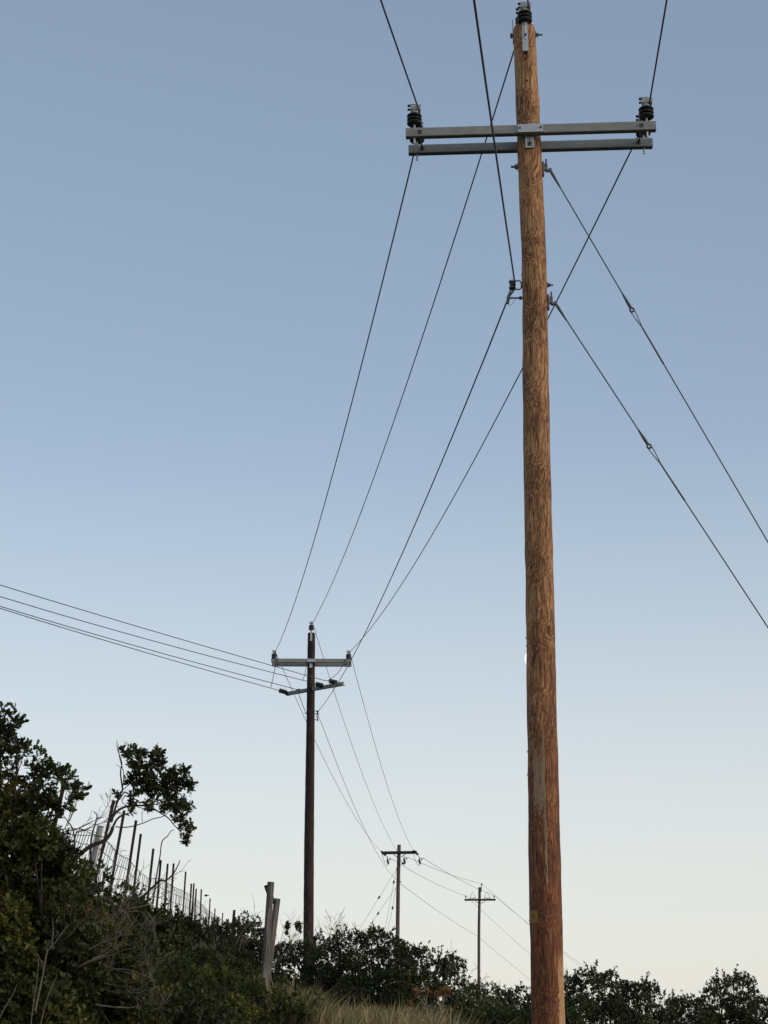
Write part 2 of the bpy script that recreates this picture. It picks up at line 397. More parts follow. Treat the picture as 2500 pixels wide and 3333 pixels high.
# pole-top bracket and insulator
zt = c1(11.3).z
ztop = max((pole1.location + v.co).z for v in sh1.data.vertices)
tb = MB(); tp = Vector((c1(ztop - .1).x - .002, PY - r1(ztop - .1) - .012, 0))
tb.box(Vector((tp.x, tp.y, ztop - .18)), ad, an, UP, .024, .007, .22, .002)
tb.box(Vector((tp.x - .026, tp.y + .006, ztop - .18)), ad, an, UP, .003, .013, .22); tb.box(Vector((tp.x + .026, tp.y + .006, ztop - .18)), ad, an, UP, .003, .013, .22)
tbo = tb.build('top_bracket', M['galv'], pole1)
for dz in (-.10, -.22): MB().tube([Vector((tp.x, tp.y, ztop + dz)), Vector((tp.x, tp.y - (.03 if dz < -.2 else .009), ztop + dz))], .011, 8).build('bolt', M['black'], tbo)
MB().box(Vector((tp.x, tp.y, ztop - .41)), ad, an, UP, .018, .013, .012).build('bolt', M['black'], tbo)
clampT = insulator(Vector((tp.x, tp.y - .004, at(1705, 66, PY - .13).z - .052)), pole1, 1.0, ax=ad, pin=.04)
tb2 = MB().box(Vector((tp.x, PY + r1(ztop - .1) + .01, ztop - .14)), ad, an, UP, .024, .007, .20).build('top_bracket', M['galv'], pole1)
clampT2 = insulator(Vector((tp.x, PY + r1(ztop - .1) + .012, ztop - .02)), pole1, 1.0, ax=ad)
zb = at(1745, 115, PY).z
bolt(c1(zb) + ad * r1(zb), ad, .075, pole1, .009, .028)
bolt(c1(zb) - ad * r1(zb), -ad, .012, pole1, .012, .022)
MB().box(c1(zb) - ad * (r1(zb) + .004) + UP * .04, ad, an, UP, .003, .02, .13).build('side_strap', M['steel'], pole1)
for (x_, y_) in ((1710, 191), (1716, 260), (1722, 333), (1713, 156)):
    p = at(x_, y_, PY - .12); cc = c1(p.z); dx = p.x - cc.x; rr_ = r1(p.z); yy = PY - math.sqrt(max(rr_ ** 2 - dx ** 2, 1e-4))
    if y_ > 160: MB().lathe(Vector((p.x, yy - .002, p.z)), (0, -1, 0), [(.0085, -.01), (.0085, .002), (0, .002)], 10).build('bolt_hole', M['hole'], pole1)
# guy attachments and neutral hardware
def guy_hook(py, parent):
    z = at(1785, py, PY).z; p = c1(z) + Vector((r1(z), 0, 0))
    m = MB(); m.box(p + Vector((.010, 0, -.02)), (0, 0, 1), (1, 0, 0), (0, 1, 0), .075, .008, .026, .003)
    m.box(p + Vector((.034, 0, 0)), (0, 0, 1), (1, 0, 0), (0, 1, 0), .034, .020, .017, .004)
    m.tube([p + Vector((.02, 0, -.02)), p + Vector((.05, 0, -.045)), p + Vector((.075, 0, -.035)), p + Vector((.085, -.0, -.012))], .013, 8)
    o = m.build('guy_hook', M['steel'], parent, smooth=False)
    MB().tube([p + Vector((.038, 0, .02)), p + Vector((.042, 0, .09))], .009, 6).build('bolt', M['black'], o)
    return p + Vector((.078, 0, -.03))
hook1 = guy_hook(545, pole1); hook2 = guy_hook(978, pole1)
for py in (543,):
    z = at(1680, py, PY).z; bolt(c1(z) - Vector((r1(z), 0, 0)), (-1, 0, 0), .07, pole1, .011, .028)
z = at(1780, 928, PY).z; bolt(c1(z) + Vector((r1(z), 0, 0)), (1, 0, 0), .06, pole1, .008, .022)
zn = at(1690, 928, PY).z; pn = c1(zn) - Vector((r1(zn), 0, 0))
ck = MB()
for dz in (-.045, .045): ck.tube([pn + Vector((-.004, 0, dz * .5)), pn + Vector((-.022, 0, dz)), pn + Vector((-.125, 0, dz))], .007, 8)
ck.tube([pn + Vector((-.004, 0, -.024)), pn + Vector((-.004, 0, .024))], .011, 8)
cko = ck.build('spool_clevis', M['steel'], pole1, smooth=True)
sp0 = pn + Vector((-.095, 0, 0))
MB().lathe(sp0 - UP * .04, UP, [(0, 0), (.026, 0), (.034, .006), (.034, .016), (.018, .026), (.018, .034), (.030, .040), (.018, .046), (.018, .054), (.034, .064), (.034, .074), (.026, .08), (0, .08)], 18).build('spool', M['grey_shed'], cko, smooth=True)
MB().tube([sp0 - UP * .06, sp0 + UP * .06], .006, 6).build('bolt', M['black'], cko)
zn2 = at(1690, 970, PY).z; pn2 = c1(zn2) - Vector((r1(zn2), 0, 0))
eb = MB().tube([pn2 + Vector((.02, 0, 0)), pn2 + Vector((-.125, 0, 0))], .009, 8).tube([pn2 + Vector((-.004, 0, 0)), pn2 + Vector((-.028, 0, 0))], .018, 6)
ebo = eb.build('eye_bolt', M['steel'], pole1, smooth=True)
cl = pn2 + Vector((-.135, 0, -.01))
MB().tube([cl + Vector((.03, 0, .1)), cl + Vector((.004, 0, .02)), cl + Vector((-.008, .0, -.05))], [.008, .018, .014], 8).build('dead_end_clamp', M['steel'], ebo, smooth=True)
MB().tube([cl + Vector((0, 0, -.03)), cl + Vector((.008, 0, -.07)), cl + Vector((.04, 0, -.05)), cl + Vector((.05, 0, -.02)), cl + Vector((.07, 0, -.008))], .0022, 5).build('tie_wire', M['wire_dark'], ebo)
# ochre tag on the left flank of the pole
tz = at(1735, 2985, PY).z; tm = MB(); cc = c1(tz); rr_ = r1(tz) + .004; na = 7
for i in range(na + 1):
    a = R(180 + 4 + i * 52 / na)
    for zz in (-.052, .052): tm.v.append(Vector((cc.x + math.cos(a) * rr_, cc.y + math.sin(a) * rr_, tz + zz)))
for i in range(na): tm.f.append((2 * i, 2 * i + 2, 2 * i + 3, 2 * i + 1))
tg = tm.build('tag', M['tagplate'], pole1); tag(tg, 'small ochre metal number tag nailed to the pole')
so = tg.modifiers.new('s', 'SOLIDIFY'); so.thickness = .003
a = R(180 + 34); td = Vector((math.cos(a), math.sin(a), 0)); tt = Vector((-td.y, td.x, 0)); tc0 = Vector((cc.x, cc.y, tz)) + td * (rr_ + .003)
nb = MB().box(tc0 + UP * .016, tt, td, UP, .011, .001, .003).box(tc0 + tt * .006 - UP * .004, UP, td, tt, .018, .001, .003)
nb.build('numeral', M['ink'], tg)
# splinters on the left edge
for py, L in ((905, .05), (2080, .03), (2450, .025), (2528, .035), (2105, .02), (3000, .02)):
    z = at(1700, py, PY).z; p = c1(z) - Vector((r1(z) - .004, 0, 0)); MB().tube([p, p + Vector((-.008, 0, L * .5)), p + Vector((-.014, 0, L))], [.005, .003, .0008], 5).build('splinter', M['pine'], pole1)

# ------------------------------------------------------------------ conductors
def sag_curve(A, B, sag, n=26):
    A = Vector(A); B = Vector(B)
    return [A.lerp(B, i / n) - UP * (4 * sag * (i / n) * (1 - i / n)) for i in range(n + 1)]
def back_run(P, slope=.25, L=52, az=186.9, n=20):
    d = Vector((math.sin(R(az)), math.cos(R(az)), 0)); c = slope / (2 * L)
    return [Vector(P) + d * (L * i / n) - UP * (slope * (L * i / n) - c * (L * i / n) ** 2) for i in range(n, 0, -1)]
def line(name, pts, r, label, cat, mat='wire', group='power lines'):
    m = MB().tube(pts, r, 7); o = m.build(name, M[mat], None, smooth=True, loc=pts[len(pts) // 2])
    return tag(o, label, cat, group)

# ------------------------------------------------------------------ second pole
P2Y = 50.9
rows2 = [(2062, 1013.8, 24), (2200, 1012.3, 25.5), (2380, 1010.6, 27.5), (2750, 1006, 32), (3075, 1004, 34)]
g2 = ground_z(-2.2, P2Y)
pole2 = thing('utility_pole', (-2.2, P2Y, g2), 'dark brown timber pole with twin grey crossarms and a skewed lower arm, second from camera', 'utility pole', 'poles carrying the power lines')
sh2, c2, r2 = shaft(rows2, P2Y, M['old_wood'], pole2, g2 - .4, 20, 80, .002, .25)
L2 = at(883, 2149, P2Y - .16); R2 = at(1143.5, 2152.5, P2Y - .16)
ad2 = (Vector((R2.x, R2.y, 0)) - Vector((L2.x, L2.y, 0))).normalized(); ad2 = (ad2 + Vector((0, 0, -.004))).normalized(); an2 = Vector((0, -1, 0))
zc2 = (L2.z + R2.z) / 2; hl2 = (R2 - L2).length / 2; m2f = Vector(((L2.x + R2.x) / 2, P2Y - .17, zc2)); m2r = m2f + Vector((0, .42, -.035))
cl2 = []
for mid in (m2f, m2r):
    a_ = MB().box(mid, ad2, an2, UP, hl2, .04, .058, .006).build('crossarm', M['arm'], pole2)
    for sg in (-1, 1): MB().box(mid + ad2 * (hl2 - .18) * sg + an2 * .045, an2, ad2, UP, .006, .022, .022).build('bolt', M['black'], a_)
for sg in (-1, 1):
    for mid in (m2f, m2r):
        k = insulator(mid + ad2 * (hl2 - .085) * sg + UP * .052, pole2, .98, 4, 'grey_shed', ax=ad2, rr=.085, pitch=.040, pin=.012)
        if mid is m2f: cl2.append(k)
MB().box(m2f + an2 * .047, ad2, an2, UP, .12, .005, .045, .002).build('bracket_plate', M['galv'], pole2)
MB().box(Vector((c2(zc2 - .14).x, P2Y - r2(zc2) - .01, zc2 - .14)), ad2, an2, UP, .045, .012, .07, .002).build('gain_channel', M['galv'], pole2)
zt2 = at(1013, 2056, P2Y).z
MB().box(Vector((c2(zt2).x, P2Y - r2(zt2) - .01, zt2 - .12)), ad2, an2, UP, .028, .01, .2, .002).build('top_bracket', M['galv'], pole2)
cl2t = insulator(Vector((c2(zt2).x, P2Y - r2(zt2) - .01, at(1013, 2053, P2Y).z - .02)), pole2, .98, 4, 'grey_shed', rr=.085, pitch=.040, pin=.02)
# skewed dead-end arm
SL = at(936, 2258, 51.6); SR = at(1121, 2225, 49.9); dS = (SR - SL).normalized(); nS = Vector((-dS.y, dS.x, 0)).normalized() * -1
off = Vector((0, 0, 0))
sa = MB().box((SL + SR) / 2 + off, dS, nS, dS.cross(nS), (SR - SL).length / 2, .045, .055, .006).build('dead_end_arm', M['arm2'], pole2)
MB().box(SR + off - dS * .02, dS, nS, dS.cross(nS), .04, .048, .058).build('end_cap', M['galv'], sa)
MB().box(SL + off + dS * .02, dS, nS, dS.cross(nS), .05, .048, .058).build('end_cap', M['black'], sa)
def dead_end(px0, py0, px1, py1, Y, parent, col='black'):
    A = at(px0, py0, Y); B = at(px1, py1, Y + .1); ax = B - A; L = ax.length; prof = [(0, 0), (.02, 0)]
    for k in range(5):
        z = L * (.06 + .88 * k / 4.4); prof += [(.055, z), (.074, z + L * .01), (.076, z + L * .08), (.055, z + L * .12)]
    prof += [(.02, L * .98), (0, L)]
    return MB().lathe(A, ax, prof, 14).build('strain_insulator', M[col], parent, smooth=True)
dead_end(908, 2247, 933, 2254, 51.5, pole2); dead_end(1027, 2226, 1051, 2232, 50.4, pole2); dead_end(1071, 2216, 1097, 2222, 50.1, pole2)
# small neutral clamp on the skewed arm, spool and eye bolt on the shaft
nc = at(971, 2246, 51.3)
MB().box(nc, (1, 0, .2), (0, 1, 0), (-.2, 0, 1), .07, .04, .03, .01).build('neutral_clamp', M['black'], pole2)
z = at(1030, 2320, P2Y).z; n2 = c2(z) + Vector((r2(z) + .09, -.03, 0))
q = MB().tube([n2 + Vector((-.1, 0, .05)), n2 + Vector((0, 0, .05))], .012, 6).tube([n2 + Vector((-.1, 0, -.04)), n2 + Vector((0, 0, -.04))], .012, 6)
q = q.tube([n2 + Vector((-.1, 0, .06)), n2 + Vector((-.1, 0, -.05))], .014, 6).build('spool_clevis', M['steel'], pole2)
MB().lathe(n2 - UP * .06, UP, [(0, 0), (.04, 0), (.04, .03), (.022, .05), (.022, .07), (.04, .09), (.04, .12), (0, .12)], 12).build('spool', M['grey_shed'], q)
z = at(1030, 2342, P2Y).z; e2 = c2(z) + Vector((r2(z), 0, 0))
MB().tube([e2, e2 + Vector((.10, -.03, -.03))], .011, 6).tube([e2 + Vector((.10, -.03, -.05)), e2 + Vector((.07, -.03, .12))], .022, 6).build('dead_end_clamp', M['steel'], pole2)
z = at(990, 2321, P2Y).z; e3 = c2(z) - Vector((r2(z), 0, 0)); bolt(e3, (-1, 0, 0), .06, pole2, .012, .02)

# ------------------------------------------------------------------ third pole
P3Y = 108.0
rows3 = [(2750, 1299.2, 11.6), (2895, 1295.9, 12.4), (3065, 1293.9, 13.2)]
p3x = at(1294, 3065, P3Y).x; g3 = ground_z(p3x, P3Y)
pole3 = thing('utility_pole', (p3x, P3Y, g3), 'weathered brown pole with one dark wooden crossarm and hanging fuse cutouts, third from camera', 'utility pole', 'poles carrying the power lines')
sh3, c3, r3 = shaft(rows3, P3Y, M['grey_pole'], pole3, g3 - .4, 14, 40, .002, .15)
AL = at(1242, 2775, P3Y - .2); AR = at(1357, 2773.5, P3Y - .2); d3 = (AR - AL).normalized()
MB().box((AL + AR) / 2, d3, (0, 1, 0), UP, (AR - AL).length / 2, .055, .075, .01).build('crossarm', M['dark_arm'], pole3)
off3 = Vector((0, .42, 0))
MB().box((AL + AR) / 2 + off3, d3, (0, 1, 0), UP, (AR - AL).length / 2 * .985, .055, .07, .01).build('crossarm', M['dark_arm'], pole3)
for (x0, y0, x1, y1) in ((1281, 2781, 1293, 2790), (1320, 2780, 1305, 2790)):
    MB().tube([at(x0, y0, P3Y - .22), at(x1, y1, P3Y - .15)], .022, 6).build('brace', M['steel'], pole3)
for (x0, y0, x1, y1) in ((1240, 2770, 1249, 2778), (1247, 2779, 1257, 2784), (1344, 2769, 1352, 2772), (1353, 2773, 1361, 2783)):
    MB().tube([at(x0, y0, P3Y - .3), at(x1, y1, P3Y - .3)], [.05, .075], 8).build('strain_insulator', M['black'], pole3)
def cutout(dx, dy, mirror=False):
    def q(x, y, yy=0): return at(1263.5 + dx + (x - 1263.5), y + dy, P3Y - .25 + yy)
    o = MB().lathe(q(1260, 2797), q(1265, 2813) - q(1260, 2797), [(0, 0), (.04, .0), (.07, .06), (.045, .09), (.085, .14), (.05, .18), (.085, .23), (.05, .27), (.04, .33), (0, .34)], 12).build('fuse_cutout', M['grey_shed'], pole3, smooth=True)
    MB().tube([q(1260, 2786), q(1262, 2799)], .028, 6).build('hanger', M['steel'], o)
    MB().tube([q(1262, 2799), q(1267, 2793), q(1271, 2795)], .022, 6).tube([q(1268, 2802), q(1271, 2794), q(1273, 2797)], .03, 6).build('fuse_tube', M['black'], o)
cutout(0, 0); cutout(103.5, -.5)
cutout(54, -3)
MB().lathe(at(1307, 2810, P3Y - .2), (1, 0, 0), [(0, 0), (.05, 0), (.09, .05), (.05, .1), (.09, .15), (.04, .2), (0, .2)], 10).build('strain_insulator', M['black'], pole3)
z = at(1300, 2870, P3Y).z; bolt(c3(z) + Vector((r3(z), 0, 0)), (1, 0, 0), .1, pole3, .018, .04)
z = at(1290, 2828, P3Y).z; bolt(c3(z) - Vector((r3(z), 0, 0)), (-1, 0, 0), .06, pole3, .018, .04)

# ------------------------------------------------------------------ fourth pole
P4Y = 163.0
rows4 = [(2888, 1561.5, 8.6), (3020, 1559, 9), (3210, 1558.6, 9.7)]
p4x = at(1558.6, 3210, P4Y).x; g4 = ground_z(p4x, P4Y)
pole4 = thing('utility_pole', (p4x, P4Y, g4), 'thin brown pole with one dark crossarm topped by wire triangles, farthest of the four', 'utility pole', 'poles carrying the power lines')
sh4, c4, r4 = shaft(rows4, P4Y, M['grey_pole'], pole4, g4 - .4, 12, 30, .002, .1)
BL = at(1512, 2929, P4Y - .2); BR = at(1613.5, 2928.5, P4Y - .2); d4 = (BR - BL).normalized()
MB().box((BL + BR) / 2, d4, (0, 1, 0), UP, (BR - BL).length / 2, .06, .09, .01).build('crossarm', M['dark_arm'], pole4)
def q4(x, y): return at(1480 + x * .09645, 2860 + y * .09645, P4Y - .2)
for x0 in (500, 990):
    MB().tube([q4(x0, 672), q4(x0 + 105, 440), q4(x0 + 215, 672)], .022, 5).tube([q4(x0 + 20, 655), q4(x0 + 200, 655)], .03, 5).build('wire_triangle', M['steel'], pole4)
for (a_, b_) in (((680, 752), (800, 830)), ((1040, 745), (885, 850))):
    MB().tube([q4(*a_), q4(*b_)], .025, 5).build('brace', M['steel'], pole4)
def pin4(x, y0, y1):
    B = q4(x, y0); T = q4(x, y1)
    o = MB().lathe(T - UP * .16, UP, [(0, 0), (.06, 0), (.085, .04), (.05, .07), (.07, .11), (.03, .18), (0, .2)], 10).build('insulator', M['grey_shed'], pole4, smooth=True)
    MB().tube([B, T - UP * .1], .02, 5).build('pin', M['steel'], o); return T
t4l = pin4(375, 690, 575); t4r = pin4(1330, 690, 570); t4t = pin4(908, 330, 160)
MB().tube([q4(900, 200), q4(900, 440)], .04, 6).build('top_bracket', M['steel'], pole4)
for yy in (335, 425): MB().tube([q4(790, yy), q4(910, yy)], .03, 6).build('bolt', M['steel'], pole4)

# ------------------------------------------------------------------ wires between the poles
c3L = at(1241, 2771, P3Y - .3); c3C = at(1292, 2769, P3Y - .2); c3R = at(1346, 2768, P3Y - .3); c3N = at(1290, 2863, P3Y - .15)
Lw = .0082
line('power_line', back_run(clampsF[0], .22, az=187.6) + [clampsF[0], clampsR[0]] + sag_curve(clampsR[0], cl2[0], .62)[1:] + sag_curve(cl2[0], c3L, .75)[1:], Lw,
     'conductor clamped to the left insulator of the near pole', 'power line')
line('power_line', back_run(clampT) + [clampT, clampT2] + sag_curve(clampT2, cl2t, .62)[1:] + sag_curve(cl2t, c3C, .75)[1:], Lw,
     'conductor clamped to the insulator on the very top of the near pole', 'power line')
line('power_line', back_run(clampsF[1], .22, az=186.0) + [clampsF[1], clampsR[1]] + sag_curve(clampsR[1], cl2[1], .62)[1:] + sag_curve(cl2[1], c3R, .75)[1:], Lw,
     'conductor clamped to the right insulator of the near pole, crossing behind its shaft', 'power line')
neu = sp0 + Vector((.026, -.01, 0))
line('neutral_line', back_run(neu, .18, az=186.6) + [neu, sp0 + Vector((.012, .0, -.06)), cl + Vector((0, 0, .01))] + sag_curve(cl, n2 + Vector((-.02, -.04, 0)), .5)[1:] + sag_curve(n2, c3N, .75)[1:], .0078,
     'lower neutral wire held by the small spool on the left side of the near pole', 'power line')
# third to fourth pole and on down the far slope
e5 = lambda x, y: at(x, y, 255.0)
def far_line(A, mid, B, C_, sag, label, j=None):
    pts = ([] if j is None else [j]) + sag_curve(A, B, sag) + sag_curve(B, C_, .3)[1:]
    line('power_line', pts, .0125, label, 'power line')
far_line(at(1274, 2795, P3Y - .25), 0, t4l, e5(1990, 3330), .22, 'far conductor ending at the left insulator of the farthest pole')
far_line(at(1328, 2790, P3Y - .25), 0, t4t, e5(1990, 3222), .18, 'far conductor ending at the very top of the farthest pole')
far_line(at(1376, 2792, P3Y - .25), 0, t4r, e5(2010, 3222), .18, 'far conductor ending at the right insulator of the farthest pole')
nn = at(1550, 3044, P4Y - .15)
line('neutral_line', sag_curve(at(1303, 2876, P3Y), nn, .15) + sag_curve(nn, e5(2030, 3420), .3)[1:], .0125, 'lowest far wire joining the shafts of the third and the farthest poles', 'power line')
# branch wires leaving the second pole to the left
def branch(pts_px, Ys, label, name='power_line', kick=None):
    P = [at(x, y, Y) for (x, y), Y in zip(pts_px, Ys)]
    pts = []
    # quadratic through the three points (left, mid, clamp)
    for i in range(25):
        t = i / 24; a0 = (t - .5) * (t - 1) / .5; a1 = t * (t - 1) / -.25; a2 = t * (t - .5) / .5
        pts.append(P[0] * a0 + P[1] * a1 + P[2] * a2)
    if kick is not None: pts.append(kick)
    line(name, pts, .0105, label, 'power line', 'wire')
YA, YM = 38.0, 44.2
branch([(-400, 1778), (340, 2007), (1052, 2214)], (34, YM - 2, 50.3), 'topmost of the four branch wires coming in from the left', kick=at(1075, 2217, 50.1))
branch([(-400, 1813), (320, 2036), (1005, 2219)], (34, YM - 2, 50.6), 'second from top of the four branch wires coming in from the left', kick=at(1030, 2227, 50.4))
branch([(-400, 1846), (300, 2062), (962, 2243)], (34, YM - 2, 51.3), 'third from top of the branch wires, ending at the small clamp on the skewed arm', 'neutral_line', kick=nc)
branch([(-400, 1850), (280, 2066), (893, 2243)], (34, YM - 2, 51.6), 'lowest of the branch wires, ending at the left tip of the skewed arm', kick=at(910, 2248, 51.5))
def z4(x, y, Y=50.4): return at(840 + x * .2411, 1980 + y * .2411, Y)
def smoothp(P, n=6):
    out = []
    P = [P[0]] + P + [P[-1]]
    for i in range(1, len(P) - 2):
        for k in range(n):
            t = k / n; out.append(.5 * ((2 * P[i]) + (-P[i - 1] + P[i + 1]) * t + (2 * P[i - 1] - 5 * P[i] + 4 * P[i + 1] - P[i + 2]) * t * t + (-P[i - 1] + 3 * P[i] - 3 * P[i + 1] + P[i + 2]) * t ** 3))
    out.append(P[-2]); return out
def jumper(P, label, r=.0095): line('jumper_wire', smoothp(P), r, label, 'jumper wire', 'wire', 'jumper wires on the poles')
jumper([cl2[0], z4(238, 740, 50.6), z4(230, 800, 50.7), z4(205, 930, 51), z4(175, 1068, 51.3)], 'short jumper curving down from the left insulator of the second pole')
jumper([z4(650, 700, 50.6), z4(648, 800, 50.5), z4(632, 900, 50.5), z4(598, 972, 50.5)], 'short jumper dropping beside the left of the second pole shaft below its crossarm')
jumper([cl2[1], z4(1185, 690, 50.7), z4(1125, 800, 50.5), z4(1060, 890, 50.4), z4(945, 973, 50.3)], 'jumper looping down from the right insulator of the second pole')
jumper([nc, z4(552, 1160, 51), z4(585, 1260, 51), z4(640, 1395, 50.9)], 'jumper from the skewed arm down to the second pole shaft')
def z3(x, y, Y=P3Y - .25): return at(1200 + x * .12055, 2700 + y * .12055, Y)
jumper([z3(345, 630), z3(375, 710), z3(430, 880), z3(485, 975), z3(520, 940)], 'thin jumper under the left end of the third pole crossarm', .012)
jumper([z3(1215, 600), z3(1225, 690), z3(1270, 850), z3(1350, 970), z3(1375, 930)], 'thin jumper under the right end of the third pole crossarm', .012)
jumper([z3(850, 800, P3Y - .15), z3(900, 870), z3(960, 930), z3(970, 985)], 'thin jumper beside the middle cutout of the third pole', .012)

# ------------------------------------------------------------------ guy wires
def guy(A, B, parent_label, r=.0062, link=None, group='guy wires of the near pole', name='guy_wire', mat='guy', ls=.8):
    A = Vector(A); B = Vector(B); d = (B - A).normalized(); t = thing(name, A, parent_label, 'guy wire', group)
    if link is None:
        MB().tube([A, B], r, 6).build('strand', M[mat], t); return t
    K = link; side = d.cross(Vector((0, 1, 0))).normalized()
    MB().tube([A, K - d * .10 * ls], r, 7).build('strand', M[mat], t, smooth=True)
    MB().tube([A - d * .02, A + d * .05, A + d * .20], [.016 * ls, .019 * ls, .011 * ls], 8).build('end_sleeve', M['steel'], t, smooth=True)
    MB().tube([K - d * .24 * ls, K - d * .10 * ls, K - d * .02 * ls], [.010 * ls, .020 * ls, .020 * ls], 8).build('link_sleeve', M['steel'], t, smooth=True)
    rg = MB(); n = 16; fw = d.cross(side).normalized(); rr = .024 * ls
    rg.tube([K + d * math.cos(2 * math.pi * i / n) * rr + side * math.sin(2 * math.pi * i / n) * rr for i in range(n + 1)], .012 * ls, 8, cap=False)
    rg.build('link_eye', M['steel'], t, smooth=True)
    E_ = K + d * .26 * ls
    lp = MB().tube([E_, K + d * .08 * ls + side * .022 * ls, K + side * .026 * ls - d * .01 * ls], .006 * ls, 6).tube([E_, K + d * .08 * ls - side * .022 * ls, K - side * .026 * ls - d * .01 * ls], .006 * ls, 6)
    lp.build('loop', M['steel'], t, smooth=True)
    MB().tube([E_ - d * .01, E_ + d * .5 * ls, E_ + d * .52 * ls], [.010 * ls, .012 * ls, r], 8).build('grip', M['steel'], t, smooth=True)
    MB().tube([E_ + d * .5 * ls, B], r, 7).build('strand', M[mat], t, smooth=True)
    return t
def anchor(px0, py0, px1, py1, A, Yd):
    """the strand leaves A and passes the sight line of (px1, py1) at distance Yd, then runs on to the ground"""
    Q = at(px1, py1, Yd); d = (Q - A); t = 1.0
    while (A + d * t).z > ground_z((A + d * t).x, (A + d * t).y) - .1 and t < 6: t += .01
    return Q, A + d * t
Q1, G1 = anchor(0, 0, 2500, 1765, hook1, 15.6); Q2, G2 = anchor(0, 0, 2500, 2043, hook2, 15.5)
def at_frac(A, B, px):
    lo, hi = 0., 1.
    for _ in range(50):
        m = (lo + hi) / 2
        if proj(A.lerp(B, m))[0] < px: lo = m
        else: hi = m
    return A.lerp(B, lo)
guy(hook1, G1, 'upper guy wire falling to the right from just below the near pole crossarms', link=at_frac(hook1, Q1, 2057))
guy(hook2, G2, 'lower guy wire falling to the right from halfway down the near pole', link=at_frac(hook2, Q2, 2113))
for (a_, k_, b_, lab) in (((1291, 2829), (1234, 2921), (1150, 3055), 'far guy wire, leftmost of the four behind the bushes at the third pole'),
                          ((1291, 2831), (1282, 2871), (1250, 3045), 'steep far guy wire from the upper bolt of the third pole'),
                          ((1289, 2888), (1231, 2973), (1180, 3048), 'far guy wire slanting left from the lower bolt of the third pole'),
                          ((1288, 2890), (1278, 2955), (1255, 3060), 'steepest far guy wire from the lower bolt of the third pole')):
    A = at(*a_, P3Y - .1); B = at(*b_, P3Y - 1.5); K = at(*k_, P3Y - .1 - 1.4 * (k_[1] - a_[1]) / (b_[1] - a_[1]))
    B2 = A + (B - A) * 1.35
    t = thing('guy_wire', A, lab, 'guy wire', 'guy wires of the third pole')
    MB().tube([A, K, B2], .010, 5).build('strand', M['guy'], t)
    d = (B - A).normalized(); MB().tube([K - d * .12, K - d * .06, K + d * .06, K + d * .12], [.02, .065, .065, .02], 8).build('strain_insulator', M['steel'], t, smooth=True)

# ------------------------------------------------------------------ moon
mm, mnt, mb = nmat('moonlit'); mb.inputs['Emission Color'].default_value = (1, 1, .98, 1); mb.inputs['Emission Strength'].default_value = 1.3; mb.inputs[0].default_value = (.02, .02, .02, 1)
mc = at(1745.5, 2144, 3000); MB().lathe(mc - Vector((0, 0, 19)), UP, [(19 * math.sin(math.pi * i / 20) * 1.1, 19 - 19 * math.cos(math.pi * i / 20)) for i in range(21)], 32).build('moon', mm, None, smooth=True, loc=mc)
tag(bpy.data.objects['moon'], 'white moon peeking out behind the left edge of the near pole', 'moon')

# ------------------------------------------------------------------ fence on the ridge
fx = [211, 370, 405, 444, 458.6, 500, 523.6, 546, 566, 604.6, 623.6, 631.6, 638.8, 655.6, 684, 700, 725]
ftop = [2541, 2604, 2638, 2670, 2714, 2762, 2799, 2811, 2810, 2837, 2876, 2875, 2893, 2894, 2924, 2957, 2971]
flean = [.20, .205, .155, .125, .10, .085, .06, .05, .04, .04, .035, .04, .03, .02, .02, .02, .03]
def fd(px):
    return 1.1 * 2.4 / max(-(px - 1250) / 5000 - .065, .02)
fence = thing('wire_fence', at(500, 2900, fd(500)) * 1, 'stock fence of brown steel posts and sagging woven wire climbing the left ridge', 'fence')
posts = []
for i, (px, py, ln) in enumerate(zip(fx, ftop, flean)):
    Y = fd(px); T = at(px, py, Y); gz_ = ground_z(T.x, Y); gz_ = min(gz_, T.z - 1.1); H = T.z - gz_
    Bt = Vector((T.x - ln * H, Y, gz_ - .2)); posts.append((T, Bt))
    ax = (T - Bt).normalized(); L = (T - Bt).length; mid = (T + Bt) / 2
    sx = Vector((1, .45, 0)); sx = (sx - ax * sx.dot(ax)).normalized(); sy = ax.cross(sx)
    rot = random.uniform(-.5, .5); s2 = sx * math.cos(rot) + sy * math.sin(rot); s3 = ax.cross(s2)
    m = MB().box(mid, ax, s2, s3, L / 2, .021, .004).box(mid + s3 * .018, ax, s2, s3, L / 2, .004, .018)
    if i < 9:
        zz = .04
        while zz < L * .75: m.box(T - ax * zz - s3 * .007, ax, s2, s3, .011, .006, .006); zz += .054
    m.build('post', M['rust'] if i in (0, 1, 3, 10, 14) else M['tpost'], fence)
for (px, py, ln) in ((763, 2962, .10), (765, 2984, .04), (778, 2998, .02)):
    T = at(px, py, 70); MB().tube([T, T - Vector((ln * 1.5, 0, 1.9))], .055 if px < 764 else .06, 8).build('post', M['tpost'], fence)
wt = at(327, 2688, fd(327)); wb = Vector((wt.x - .32, wt.y, wt.z - 1.9))
wp = MB().tube([wt, wb], .040, 12).build('post', M['white_post'], fence, smooth=True); tag(wp, 'pale grey round post, thicker than the rest')
